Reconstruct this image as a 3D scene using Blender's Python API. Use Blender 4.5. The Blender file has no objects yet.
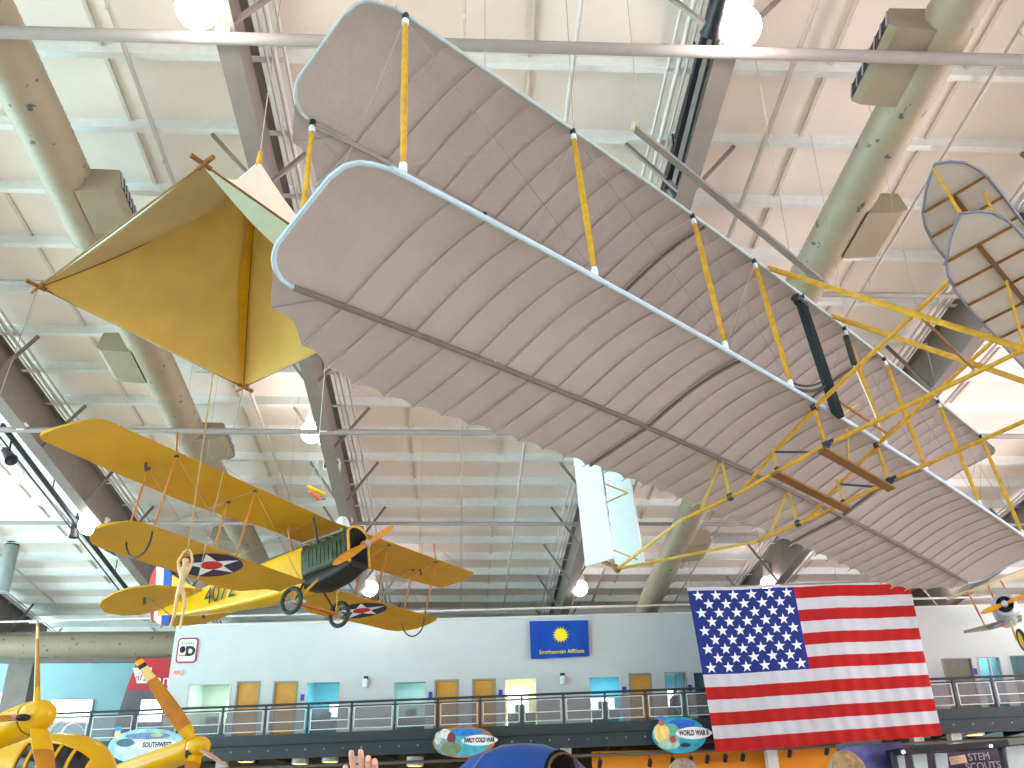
import bpy, bmesh, math, random
from mathutils import Matrix, Vector, Quaternion
random.seed(7)
S = bpy.context.scene
COL = S.collection
PI = math.pi
V3 = Vector

# ------------------------------------------------------------------ camera
F = 930.0
PITCH, YAW, ROLL = math.radians(26.05), math.radians(3.28), math.radians(-0.91)
CAM = V3((0, 0, 1.6))
fwd = V3((math.sin(YAW) * math.cos(PITCH), math.cos(YAW) * math.cos(PITCH), math.sin(PITCH)))
rgt0 = V3((math.cos(YAW), -math.sin(YAW), 0))
up0 = rgt0.cross(fwd)
rgt = math.cos(ROLL) * rgt0 + math.sin(ROLL) * up0
upv = -math.sin(ROLL) * rgt0 + math.cos(ROLL) * up0
cd = bpy.data.cameras.new('camera')
cam = bpy.data.objects.new('camera', cd)
COL.objects.link(cam)
M3 = Matrix((rgt, upv, -fwd)).transposed()
cam.matrix_world = Matrix.Translation(CAM) @ M3.to_4x4()
cd.sensor_width = 36
cd.lens = F / 1024 * 36
cd.clip_end = 400
S.camera = cam
S.view_settings.view_transform = 'Standard'
S.view_settings.look = 'None'
S.view_settings.gamma = 1
S.view_settings.use_curve_mapping = False
S.view_settings.exposure = 0.34


def ray(px, py):
    return rgt * ((px - 512) / F) - upv * ((py - 384) / F) + fwd


def at(px, py, Y):
    r = ray(px, py)
    return CAM + r * ((Y - CAM.y) / r.y)


def atX(px, py, X):
    r = ray(px, py)
    return CAM + r * (X / r.x)


def atD(px, py, d):
    return CAM + ray(px, py) * d


# ------------------------------------------------------------------ materials
def lin(v):
    v /= 255.0
    return v / 12.92 if v <= 0.04045 else ((v + 0.055) / 1.055) ** 2.4


def C(r, g, b):
    return (lin(r), lin(g), lin(b), 1)


MATS = {}


def mat(name, rgb, rough=0.6, metal=0.0, noise=0.06, nscale=6.0, bump=0.0, bscale=30.0, emit=0.0, transl=0.0, alpha=1.0, spec=0.4):
    if name in MATS:
        return MATS[name]
    m = bpy.data.materials.new(name)
    m.use_nodes = True
    nt = m.node_tree
    for n in list(nt.nodes):
        nt.nodes.remove(n)
    out = nt.nodes.new('ShaderNodeOutputMaterial')
    b = nt.nodes.new('ShaderNodeBsdfPrincipled')
    col = C(*rgb)
    b.inputs['Roughness'].default_value = rough
    b.inputs['Metallic'].default_value = metal
    b.inputs['Specular IOR Level'].default_value = spec
    tc = nt.nodes.new('ShaderNodeTexCoord')
    base = None
    if noise > 0:
        nz = nt.nodes.new('ShaderNodeTexNoise')
        nz.inputs['Scale'].default_value = nscale
        nz.inputs['Detail'].default_value = 4
        nt.links.new(tc.outputs['Object'], nz.inputs['Vector'])
        rp = nt.nodes.new('ShaderNodeValToRGB')
        rp.color_ramp.elements[0].position = 0.3
        rp.color_ramp.elements[1].position = 0.7
        rp.color_ramp.elements[0].color = tuple(c * (1 - noise * 2) for c in col[:3]) + (1,)
        rp.color_ramp.elements[1].color = tuple(min(1, c * (1 + noise)) for c in col[:3]) + (1,)
        nt.links.new(nz.outputs['Fac'], rp.inputs['Fac'])
        nt.links.new(rp.outputs['Color'], b.inputs['Base Color'])
        base = rp.outputs['Color']
    else:
        b.inputs['Base Color'].default_value = col
    if bump > 0:
        n2 = nt.nodes.new('ShaderNodeTexNoise')
        n2.inputs['Scale'].default_value = bscale
        nt.links.new(tc.outputs['Object'], n2.inputs['Vector'])
        bp = nt.nodes.new('ShaderNodeBump')
        bp.inputs['Strength'].default_value = bump
        bp.inputs['Distance'].default_value = 0.05
        nt.links.new(n2.outputs['Fac'], bp.inputs['Height'])
        nt.links.new(bp.outputs['Normal'], b.inputs['Normal'])
    if emit > 0:
        b.inputs['Emission Color'].default_value = col
        b.inputs['Emission Strength'].default_value = emit
    if alpha < 1:
        b.inputs['Alpha'].default_value = alpha
    last = b.outputs['BSDF']
    if transl > 0:
        tr = nt.nodes.new('ShaderNodeBsdfTranslucent')
        tr.inputs['Color'].default_value = col
        if base:
            nt.links.new(base, tr.inputs['Color'])
        mx = nt.nodes.new('ShaderNodeMixShader')
        mx.inputs[0].default_value = transl
        nt.links.new(last, mx.inputs[1])
        nt.links.new(tr.outputs[0], mx.inputs[2])
        last = mx.outputs[0]
    nt.links.new(last, out.inputs['Surface'])
    MATS[name] = m
    return m


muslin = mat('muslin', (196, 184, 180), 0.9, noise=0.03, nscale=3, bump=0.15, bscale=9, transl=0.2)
muslin_dark = mat('muslin_over_wood', (180, 168, 162), 0.9, noise=0.05)
muslin_edge = mat('cloth_covered_edge', (186, 206, 222), 0.7, noise=0.03)
spruce = mat('varnished_spruce', (200, 152, 30), 0.45, noise=0.12, nscale=14)
spruce_pale = mat('pale_spruce', (206, 176, 84), 0.5, noise=0.1, nscale=14)
ash = mat('dark_ash_wood', (140, 92, 22), 0.5, noise=0.15, nscale=12)
blackm = mat('black_metal', (34, 38, 44), 0.5, noise=0.1, nscale=20)
bluesteel = mat('dark_blue_steel', (40, 56, 78), 0.45, 0.3, noise=0.08)
whitefit = mat('white_fitting', (225, 232, 236), 0.5, noise=0.02)
wire_m = mat('steel_wire', (150, 140, 135), 0.5, 0.3, noise=0.0)
rad_m = mat('radiator_tubes', (38, 50, 58), 0.45, 0.3, noise=0.2, nscale=40)
rudder_m = mat('white_rudder_cloth', (236, 246, 250), 0.8, noise=0.02, transl=0.25)
canard_m = mat('canard_muslin', (206, 199, 192), 0.85, noise=0.03, transl=0.18)
graytube = mat('gray_edge_tube', (120, 122, 138), 0.6, noise=0.03)

ceil_m = mat('white_roof_insulation', (246, 234, 225), 0.8, noise=0.03, nscale=0.8, bump=0.1, bscale=2)
purlin_m = mat('painted_purlin', (240, 242, 242), 0.5, noise=0.03)
rafter_m = mat('gray_brown_steel', (134, 122, 116), 0.55, noise=0.06, nscale=2)
gpipe_m = mat('gray_bracing_pipe', (150, 141, 138), 0.5, noise=0.03)
pipe_m = mat('painted_pipe', (216, 208, 204), 0.5, noise=0.03)
duct_m = mat('cream_duct', (142, 128, 108), 0.5, noise=0.05, nscale=2)
grille_m = mat('dark_grille', (24, 22, 26), 0.6, noise=0.0)
track_m = mat('black_track', (30, 32, 40), 0.5, noise=0.05)
fixture_m = mat('white_fixture', (228, 230, 230), 0.4, noise=0.02)
wallw = mat('white_painted_wall', (200, 204, 205), 0.8, noise=0.015, nscale=1.5)
wallt = mat('pale_teal_wall', (128, 160, 166), 0.8, noise=0.03, nscale=0.6)
floor_m = mat('pale_concrete', (214, 208, 200), 0.7, noise=0.06, nscale=0.7)
deck_m = mat('slate_steel', (46, 54, 60), 0.5, 0.1, noise=0.06)
rail_m = mat('dark_rail', (60, 62, 70), 0.45, 0.2, noise=0.05)
doorwood = mat('honey_wood_door', (206, 152, 60), 0.5, noise=0.06, nscale=3)
doorframe = mat('gray_door_frame', (150, 146, 140), 0.6, noise=0.03)
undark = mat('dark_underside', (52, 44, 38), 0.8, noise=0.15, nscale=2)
orange_m = mat('orange_wall', (226, 136, 20), 0.7, noise=0.05, nscale=1)
yel = mat('shaded_yellow_cloth', (192, 142, 2), 0.55, noise=0.04, nscale=2)  # trainer wings: underside shade put into the cloth colour
yel_gloss = mat('yellow_gloss_paint', (222, 170, 2), 0.25, noise=0.03, nscale=2)  # kept brighter than the wings: light on the trainer's fuselage side put in
propwood = mat('orange_prop_wood', (206, 142, 26), 0.35, noise=0.12, nscale=8)
strutwood = mat('orange_strut_wood', (176, 104, 34), 0.45, noise=0.1, nscale=10)
olive = mat('olive_cowl', (62, 74, 50), 0.4, 0.1, noise=0.25, nscale=6)
darkcowl = mat('black_under_cowl', (26, 22, 20), 0.5, noise=0.15)
tire_m = mat('rubber_tire', (36, 46, 54), 0.6, noise=0.08)
navy = mat('navy_paint', (38, 32, 62), 0.6, noise=0.03)
redp = mat('red_paint', (200, 44, 40), 0.6, noise=0.03)
whitep = mat('white_paint', (236, 236, 240), 0.6, noise=0.02)
bluep = mat('blue_paint', (20, 70, 170), 0.6, noise=0.03)
blackp = mat('black_paint', (20, 20, 22), 0.5, noise=0.0)
silver = mat('silver_dope', (176, 180, 190), 0.35, 0.5, noise=0.05)
linen = mat('beige_linen', (206, 190, 158), 0.8, noise=0.05, nscale=2, transl=0.1)
manq = mat('pale_carved_wood', (222, 188, 140), 0.6, noise=0.08, nscale=9)
skin = mat('skin', (226, 178, 160), 0.6, noise=0.04)


# ------------------------------------------------------------------ mesh builder
class MB:
    def __init__(s):
        s.v, s.f, s.m = [], [], []

    def add(s, vs, fs, mi=0):
        o = len(s.v)
        s.v += [tuple(v) for v in vs]
        s.f += [tuple(i + o for i in f) for f in fs]
        s.m += [mi] * len(fs)
        return s

    def box(s, c, size, rot=None, mi=0):
        h = [x / 2 for x in size]
        vs = []
        for x in (-1, 1):
            for y in (-1, 1):
                for z in (-1, 1):
                    p = V3((x * h[0], y * h[1], z * h[2]))
                    if rot is not None:
                        p = rot @ p
                    vs.append(p + V3(c))
        return s.add(vs, [(0, 1, 3, 2), (4, 6, 7, 5), (0, 4, 5, 1), (2, 3, 7, 6), (0, 2, 6, 4), (1, 5, 7, 3)], mi)

    def bar(s, a, b, w, h=None, up=(0, 0, 1), mi=0):
        a, b = V3(a), V3(b)
        h = h or w
        d = (b - a).normalized()
        u = V3(up)
        if abs(d.dot(u.normalized())) > .98:
            u = V3((1, 0, 0))
        sx = d.cross(u).normalized()
        u = sx.cross(d)
        vs = []
        for p in (a, b):
            for i, j in ((-1, -1), (1, -1), (1, 1), (-1, 1)):
                vs.append(p + sx * (i * w / 2) + u * (j * h / 2))
        return s.add(vs, [(0, 1, 2, 3), (7, 6, 5, 4), (0, 4, 5, 1), (1, 5, 6, 2), (2, 6, 7, 3), (3, 7, 4, 0)], mi)

    def tube(s, pts, r, n=8, mi=0, flat=1.0, up=None):
        pts = [V3(p) for p in pts]
        rs = r if isinstance(r, (list, tuple)) else [r] * len(pts)
        vs, fs = [], []
        prev = None
        for i, p in enumerate(pts):
            d = (pts[min(i + 1, len(pts) - 1)] - pts[max(i - 1, 0)]).normalized()
            if prev is None:
                u = V3(up) if up else (V3((0, 0, 1)) if abs(d.z) < .9 else V3((1, 0, 0)))
            else:
                u = prev
            u = (u - d * u.dot(d)).normalized()
            prev = u
            w = d.cross(u)
            for k in range(n):
                t = 2 * PI * k / n
                vs.append(p + u * (rs[i] * math.cos(t)) + w * (rs[i] * flat * math.sin(t)))
        for i in range(len(pts) - 1):
            for k in range(n):
                k2 = (k + 1) % n
                fs.append((i * n + k, i * n + k2, (i + 1) * n + k2, (i + 1) * n + k))
        fs.append(tuple(range(n - 1, -1, -1)))
        fs.append(tuple((len(pts) - 1) * n + k for k in range(n)))
        return s.add(vs, fs, mi)

    def lathe(s, prof, n=24, T=None, mi=0, arc=2 * PI):
        # prof: list of (r, z) about local z; T: Matrix 4x4
        T = T or Matrix()
        vs, fs = [], []
        full = abs(arc - 2 * PI) < 1e-6
        nn = n if full else n + 1
        for r, z in prof:
            for k in range(nn):
                t = arc * k / n
                vs.append(T @ V3((max(r, 1e-4) * math.cos(t), max(r, 1e-4) * math.sin(t), z)))
        for i in range(len(prof) - 1):
            for k in range(n):
                k2 = (k + 1) % nn
                fs.append((i * nn + k, i * nn + k2, (i + 1) * nn + k2, (i + 1) * nn + k))
        return s.add(vs, fs, mi)

    def grid(s, fn, nu, nv, mi=0, mfn=None):
        vs = [fn(i / nu, j / nv) for i in range(nu + 1) for j in range(nv + 1)]
        o = len(s.v)
        s.v += [tuple(v) for v in vs]
        for i in range(nu):
            for j in range(nv):
                a = o + i * (nv + 1) + j
                s.f.append((a, a + 1, a + nv + 2, a + nv + 1))
                s.m.append(mfn(i, j) if mfn else mi)
        return s

    def slab(s, fn, nu, nv, mi=0):
        """closed sheet: fn(u, v) -> (lower point, upper point)"""
        lo = [[None] * (nv + 1) for _ in range(nu + 1)]
        vs, fs = [], []
        for i in range(nu + 1):
            for j in range(nv + 1):
                a, b = fn(i / nu, j / nv)
                vs += [a, b]
        ix = lambda i, j, k: (i * (nv + 1) + j) * 2 + k
        for i in range(nu):
            for j in range(nv):
                fs.append((ix(i, j, 0), ix(i, j + 1, 0), ix(i + 1, j + 1, 0), ix(i + 1, j, 0)))
                fs.append((ix(i, j, 1), ix(i + 1, j, 1), ix(i + 1, j + 1, 1), ix(i, j + 1, 1)))
        for i in range(nu):
            for j in (0, nv):
                fs.append((ix(i, j, 0), ix(i + 1, j, 0), ix(i + 1, j, 1), ix(i, j, 1)))
        for j in range(nv):
            for i in (0, nu):
                fs.append((ix(i, j, 0), ix(i, j + 1, 0), ix(i, j + 1, 1), ix(i, j, 1)))
        return s.add(vs, fs, mi)

    def prism(s, poly, off, mi=0):
        poly = [V3(p) for p in poly]
        off = V3(off)
        n = len(poly)
        vs = poly + [p + off for p in poly]
        fs = [tuple(range(n - 1, -1, -1)), tuple(range(n, 2 * n))]
        for i in range(n):
            j = (i + 1) % n
            fs.append((i, j, n + j, n + i))
        return s.add(vs, fs, mi)

    def ball(s, c, r, n=14, mi=0):
        c = V3(c)
        rr = (r, r, r) if not isinstance(r, (tuple, list)) else r
        m = n // 2 + 1
        vs, fs = [], []
        for i in range(m + 1):
            a = PI * i / m
            for k in range(n):
                t = 2 * PI * k / n
                vs.append(c + V3((rr[0] * math.sin(a) * math.cos(t), rr[1] * math.sin(a) * math.sin(t), rr[2] * math.cos(a))))
        for i in range(m):
            for k in range(n):
                k2 = (k + 1) % n
                fs.append((i * n + k, (i + 1) * n + k, (i + 1) * n + k2, i * n + k2))
        return s.add(vs, fs, mi)

    def build(s, name, mats, parent=None, smooth=True, ang=35):
        me = bpy.data.meshes.new(name)
        me.from_pydata(s.v, [], s.f)
        if not isinstance(mats, (list, tuple)):
            mats = [mats]
        for m in mats:
            me.materials.append(m)
        if len(mats) > 1:
            me.polygons.foreach_set('material_index', s.m)
        bm = bmesh.new()
        bm.from_mesh(me)
        bmesh.ops.remove_doubles(bm, verts=bm.verts, dist=1e-5)
        bmesh.ops.recalc_face_normals(bm, faces=bm.faces)
        bm.to_mesh(me)
        bm.free()
        if smooth:
            me.polygons.foreach_set('use_smooth', [True] * len(me.polygons))
            me.set_sharp_from_angle(angle=math.radians(ang))
        o = bpy.data.objects.new(name, me)
        COL.objects.link(o)
        if parent is not None:
            o.parent = parent
        return o


def tag(o, label=None, cat=None, group=None, kind=None):
    if label:
        o['label'] = label
    if cat:
        o['category'] = cat
    if group:
        o['group'] = group
    if kind:
        o['kind'] = kind
    return o


def empty(name, loc=(0, 0, 0), M=None):
    o = bpy.data.objects.new(name, None)
    o.empty_display_size = 0.2
    COL.objects.link(o)
    o.matrix_world = M if M is not None else Matrix.Translation(V3(loc))
    return o


def struct(o, label=None, cat='building'):
    o['kind'] = 'structure'
    if label:
        o['label'] = label
        o['category'] = cat
    return o


def interp(x, tab):
    if x <= tab[0][0]:
        return tab[0][1]
    for (a, b), (c, d) in zip(tab, tab[1:]):
        if x <= c:
            return b + (d - b) * (x - a) / (c - a)
    return tab[-1][1]


def text_mesh(txt, size, M, mb, mi=0, ext=0.004, align='CENTER', shear=0.0, xs=1.0, bold=0.0):
    cu = bpy.data.curves.new('txt', 'FONT')
    cu.body = txt
    cu.size = size
    cu.extrude = ext
    cu.align_x = align
    cu.align_y = 'CENTER'
    cu.shear = shear
    cu.offset = bold
    cu.resolution_u = 3
    ob = bpy.data.objects.new('txt', cu)
    COL.objects.link(ob)
    dg = bpy.context.evaluated_depsgraph_get()
    dg.update()
    me = bpy.data.meshes.new_from_object(ob.evaluated_get(dg))
    mb.add([M @ V3((v.co.x * xs, v.co.y, v.co.z)) for v in me.vertices], [tuple(p.vertices) for p in me.polygons], mi)
    bpy.data.objects.remove(ob)
    bpy.data.curves.remove(cu)
    bpy.data.meshes.remove(me)
    return mb


def frame_from(o, x, y):
    """matrix with columns x, y, x cross y at origin o"""
    x, y = V3(x).normalized(), V3(y)
    z = x.cross(y).normalized()
    y = z.cross(x)
    M = Matrix((x, y, z)).transposed().to_4x4()
    M.translation = V3(o)
    return M


def axis_frame(o, d):
    """matrix whose local z runs along d"""
    d = V3(d).normalized()
    q = V3((0, 0, 1)).rotation_difference(d)
    M = q.to_matrix().to_4x4()
    M.translation = V3(o)
    return M

# ------------------------------------------------------------------ hall shell
SL = math.tan(math.radians(5.6))
Z0 = 15.2


def ceil_z(Y):
    return Z0 - SL * Y


FLOOR = 0.2
struct(MB().box((0, 19, FLOOR - .1), (60, 66, .2)).build('floor', floor_m, smooth=False), 'pale concrete museum hall floor', 'floor')
Ya, Yb = -12, 51
cm = MB()
cm.slab(lambda u, v: (V3((-29 + 59 * v, Ya + (Yb - Ya) * u, ceil_z(Ya + (Yb - Ya) * u))),
                      V3((-29 + 59 * v, Ya + (Yb - Ya) * u, ceil_z(Ya + (Yb - Ya) * u) + .15))), 1, 1)
struct(cm.build('ceiling', ceil_m, smooth=False), 'sloping white insulated metal roof ceiling', 'ceiling')
for k in range(-5, 22):
    Y = 13.85 + 1.68 * k
    z = ceil_z(Y)
    p = MB()
    p.box((.5, Y, z - .15), (59, .035, .3))
    p.box((.5, Y - .06, z - .3), (59, .14, .02))
    struct(p.build('roof_purlin', purlin_m, smooth=False))

m = MB()
m.box((0, Ya - .2, 7.5), (110, .3, 15))  # added wall behind the camera, leaves light to come from the sides
struct(m.build('blocker_wall_rear', wallw, smooth=False), 'unseen plain wall added behind the viewer to shape the light', 'wall')
for xw in (31.0,):
    m = MB()
    m.box((xw, 40.5, 5.6), (.3, 21, 11.2))  # added wall, stops light leaking in under the deck
    struct(m.build('blocker_wall_right', wallw, smooth=False), 'plain wall added at the far right to block light', 'wall')
# tapered steel rafters
RX = [-19.3, -11.5, -3.7, 4.1, 11.9, 19.7, 27.5]


def raf_bot(Y):
    return ceil_z(Y) - .3 - (1.12 + .36 * max(0, Y - 10) / 25)


for X in RX:
    m = MB()
    Ys = [-5, 10, 20, 30, 38, 43]

    def strip(w, zt, zb):
        vs, fs = [], []
        for Y in Ys:
            for x in (-w / 2, w / 2):
                vs += [(X + x, Y, zb(Y)), (X + x, Y, zt(Y))]
        for i in range(len(Ys) - 1):
            a, b = i * 4, i * 4 + 4
            fs += [(a, b, b + 1, a + 1), (a + 2, a + 3, b + 3, b + 2), (a, a + 2, b + 2, b), (a + 1, b + 1, b + 3, a + 3)]
        fs += [(0, 1, 3, 2), (len(vs) - 4, len(vs) - 2, len(vs) - 1, len(vs) - 3)]
        m.add(vs, fs)
    strip(.02, lambda Y: ceil_z(Y) - .3, raf_bot)
    strip(.34, raf_bot, lambda Y: raf_bot(Y) - .03)
    strip(.3, lambda Y: ceil_z(Y) - .28, lambda Y: ceil_z(Y) - .31)
    raf = m.build('roof_rafter', rafter_m, smooth=False)
    struct(raf)
    for k in range(-4, 20):
        if k % 2 == 0:
            Yk = 13.85 + 1.68 * k
            for sgn in (-1, 1):
                b = MB()
                b.bar((X + sgn * .12, Yk, raf_bot(Yk) + .05), (X + sgn * 1.05, Yk, ceil_z(Yk) - .32), .07, .07)
                b.build('fly_brace', rafter_m, raf, smooth=False)
    side = 1 if X < 0 else -1
    for q, r in ((.28, .03), (.42, .045), (.6, .03)):
        c = MB()
        c.tube([(X + side * q, Y, ceil_z(Y) - .36) for Y in (4, 50)], r)
        c.build('conduit', pipe_m, raf)

# cross pipes under the rafters, sprinkler pipes down the bays
for n, (Y, z, r) in enumerate(((10.6, 12.6, .1), (16.8, 12.05, .06), (22.9, 11.35, .075), (29.5, 10.92, .06))):
    m = MB()
    m.tube([(-40, Y, z), (40, Y, z)], r, 12)
    o = m.build('roof_bracing_pipe', gpipe_m)
    struct(o)
    for X in RX:
        m = MB()
        m.box((X, Y, z + r), (.2, .24, .2))
        m.build('pipe_clamp', purlin_m, o, smooth=False)
for X, r in ((-5.75, .045), (5.66, .05), (9.28, .035), (1.83, .04), (-.05, .025), (-13.6, .04), (13.6, .04), (-17.2, .04)):
    m = MB()
    m.tube([(X, Y, ceil_z(Y) - .42) for Y in (4, 41)], r)
    for k in range(-4, 16, 2):
        Y = 13.85 + 1.68 * k + .5
        m.tube([(X, Y, ceil_z(Y) - .42), (X, Y, ceil_z(Y) - .56)], .02, 6)
    struct(m.build('sprinkler_pipe', pipe_m))


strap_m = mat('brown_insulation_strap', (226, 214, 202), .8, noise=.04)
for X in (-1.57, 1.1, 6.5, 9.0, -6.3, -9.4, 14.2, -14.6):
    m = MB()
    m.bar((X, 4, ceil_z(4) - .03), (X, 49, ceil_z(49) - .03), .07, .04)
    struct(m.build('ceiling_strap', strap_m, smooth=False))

# air ducts with discharge boxes
def duct_mat():
    m = mat('cream_duct_scuffed', (144, 130, 110), 0.5, noise=0.04, nscale=2)
    nt = m.node_tree
    b = [n for n in nt.nodes if n.type == 'BSDF_PRINCIPLED'][0]
    src = b.inputs['Base Color'].links[0].from_socket
    tc = [n for n in nt.nodes if n.type == 'TEX_COORD'][0]
    mp = nt.nodes.new('ShaderNodeMapping')
    mp.inputs['Scale'].default_value = (3, 2.2, 3)
    nz = nt.nodes.new('ShaderNodeTexNoise')
    nz.inputs['Scale'].default_value = 1.6
    nz.inputs['Detail'].default_value = 6
    nt.links.new(tc.outputs['Object'], mp.inputs['Vector'])
    nt.links.new(mp.outputs['Vector'], nz.inputs['Vector'])
    rp = nt.nodes.new('ShaderNodeValToRGB')
    rp.color_ramp.elements[0].position = .65
    rp.color_ramp.elements[1].position = .68
    nt.links.new(nz.outputs['Fac'], rp.inputs['Fac'])
    mx = nt.nodes.new('ShaderNodeMix')
    mx.data_type = 'RGBA'
    nt.links.new(rp.outputs['Color'], mx.inputs['Factor'])
    nt.links.new(src, mx.inputs['A'])
    mx.inputs['B'].default_value = C(70, 74, 82)
    nt.links.new(mx.outputs['Result'], b.inputs['Base Color'])
    return m


ductm = duct_mat()


def duct(name, pts, r, label, boxes):
    m = MB()
    P, R = [], []
    for a, b in zip(pts, pts[1:]):
        a, b = V3(a), V3(b)
        n = max(2, int((b - a).length / .09))
        for i in range(n):
            P.append(a.lerp(b, i / n))
            R.append(r * (1.0 if i % 2 else 1.022))
    P.append(V3(pts[-1]))
    R.append(r)
    m.tube(P, R, 28)
    o = m.build(name, ductm, ang=60)
    tag(o, label, 'duct')
    for Yc, sgn, ln, dn in boxes:
        a, b = [(V3(p), V3(q)) for p, q in zip(pts, pts[1:]) if p[1] <= Yc <= q[1]][0]
        d = (b - a).normalized()
        c = a + d * ((Yc - a.y) / d.y)
        s = V3((sgn, 0, 0))
        u = s.cross(d).normalized()
        if u.z < 0:
            u = -u
        c0 = c - u * dn
        bx = MB()
        poly = [c0 + s * (r * .55) + u * .26 - d * ln / 2, c0 + s * (r + .52) + u * .24 - d * ln / 2,
                c0 + s * (r + .62) - u * .16 - d * ln / 2, c0 + s * (r + .5) - u * .24 - d * ln / 2, c0 + s * (r * .55) - u * .3 - d * ln / 2]
        bx.prism(poly, d * ln)
        vb = bx.build('vent_box', duct_m, o, smooth=False)
        g = MB()
        e0, e1 = poly[1], poly[2]
        nrm = (e1 - e0).cross(d).normalized()
        if nrm.dot(s) < 0:
            nrm = -nrm
        g.prism([e0.lerp(e1, .1) + d * .05 + nrm * .004, e0.lerp(e1, .9) + d * .05 + nrm * .004,
                 e0.lerp(e1, .9) + d * (ln - .05) + nrm * .004, e0.lerp(e1, .1) + d * (ln - .05) + nrm * .004], nrm * .01, 0)
        nb = 6
        for k in range(nb + 1):
            t = .05 + (ln - .1) * k / nb
            g.bar(e0.lerp(e1, .06) + d * t + nrm * .02, e0.lerp(e1, .94) + d * t + nrm * .02, .04, .02, nrm, 1)
        g.build('vent_grille', [grille_m, silver], vb, smooth=False)
    return o


dz = lambda Y: 13.2 - .1376 * (Y - 10.1)
duct('air_duct', [(7.75, 4, dz(4) - .1), (7.6, 10, dz(10) - .1), (7.2, 20, dz(20)), (7.2, 35.6, dz(35.6)), (7.15, 36.5, dz(36.5) - .35), (7.1, 36.7, 8.9), (7.1, 36.7, 8.0)], .41,
     'cream scuffed air duct at upper right, above the grey biplane elevator', [(11.0, -1, 1.5, .0), (14.8, 1, 1.3, .1), (30.2, 1, 1.4, .05), (22.5, -1, 1.4, .0)])
lz = lambda Y: 12.82 - .087 * (Y - 13)
duct('air_duct', [(-7.25, 4, lz(4)), (-7.35, 13, lz(13)), (-7.6, 24, lz(24)), (-7.6, 38, lz(38))], .43,
     'cream ribbed air duct passing behind the yellow pyramid parachute', [(14.7, 1, 1.2, .1), (20.2, -1, 1.4, .1), (24.6, 1, 1.3, .05), (32, -1, 1.2, .05)])
duct('air_duct', [(-34, 38.6, 8.72), (-7, 38.6, 8.72)], .46,
     'horizontal cream air duct above the pale teal wall at the far end', [])

# high bay lamps
lamp_glow = mat('lamp_glow', (255, 246, 240), 0.3, noise=0, emit=36)
LAMPS = [((-3.85, 9.76), 12.3, 'round bright high bay lamp on the roof beam above the yellow parachute'),
         ((4.05, 9.87), 12.36, 'round bright high bay lamp at the top beside the black track'),
         ((-4.1, 23.4), 11.55, 'glowing high bay lamp on the beam between parachute and grey biplane'),
         ((4.45, 34.9), 10.1, 'glowing high bay lamp under the white twin rudders'),
         ((-11.7, 28.7), 10.6, 'glowing high bay lamp beside the yellow biplane wingtip'),
         ((-3.45, 34.9), 10.1, 'glowing high bay lamp seen behind the yellow biplane nose'),
         ((11.75, 34.9), 10.25, 'glowing high bay lamp at the top edge of the striped flag'),
         ((19.7, 36.2), 10.75, 'glowing high bay lamp right of the striped flag'),
         ((19.6, 32.3), 12.0, 'small glowing lamp behind the grey lower wing tip')]
for n, ((X, Y), z, lb) in enumerate(LAMPS):
    g_r = .3 if n != 8 else .12
    root = empty('high_bay_lamp', (X, Y, z))
    tag(root, lb, 'lamp', 'high bay lamps under the roof beams')
    MB().ball((0, 0, 0), g_r, 20).build('lamp_globe', lamp_glow, root)
    MB().lathe([(.06, .8), (.13, .78), (.15, .5), (.19, .42), (.2, .2), (.12, .2)], 20).build('lamp_housing', fixture_m, root)
    MB().tube([(0, 0, .78), (0, 0, max(.9, raf_bot(Y) - z + .02))], .02, 8).build('hanging_rod', track_m, root)

# flood light, lamp shade, tracks and spotlights
p = atX(332, 466, -3.85)
root = empty('floodlight', p)
tag(root, 'small white box floodlight under the roof beam above the yellow biplane', 'lamp')
MB().prism([(-.24, -.2, -.2), (.24, -.2, -.2), (.24, .2, .02), (.2, .2, .22), (-.2, .2, .22), (-.24, .2, .02)], (0, 0, 0.001)).box((0, 0, .02), (.46, .36, .3)).build('housing', fixture_m, root, smooth=False)
MB().box((0, -.19, -.02), (.4, .02, .2)).build('lens', grille_m, root, smooth=False)
MB().tube([(0, 0, .15), (0, 0, raf_bot(p.y) - p.z + .02)], .02).build('hanging_rod', track_m, root)
p = atX(343, 521, -3.75)
root = empty('pendant_lamp', p)
tag(root, 'small unlit white pendant shade above the yellow biplane engine', 'lamp')
MB().lathe([(.03, .3), (.08, .28), (.12, .12), (.2, -.05), (.26, -.2), (.24, -.2), (.1, .1)], 20).build('lamp_shade', fixture_m, root)
MB().tube([(0, 0, .28), (0, 0, raf_bot(p.y) - p.z + .02)], .02).build('hanging_rod', track_m, root)


def spot(px, py, X, tilt, label, s=1.0):
    p = atX(px, py, X)
    root = empty('spotlight', p)
    tag(root, label, 'spotlight', 'black stage spotlights')
    d = V3(tilt).normalized()
    T = axis_frame((0, 0, 0), d)
    MB().lathe([(.0, -.36 * s), (.09 * s, -.34 * s), (.1 * s, -.1 * s), (.12 * s, 0), (.12 * s, .2 * s), (.17 * s, .34 * s), (.15 * s, .35 * s), (.0, .28 * s)], 18, T).build('can', track_m, root)
    MB().tube([(0, 0, .02), (0, 0, .45 * s)], .03 * s).build('yoke', track_m, root)


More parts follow.
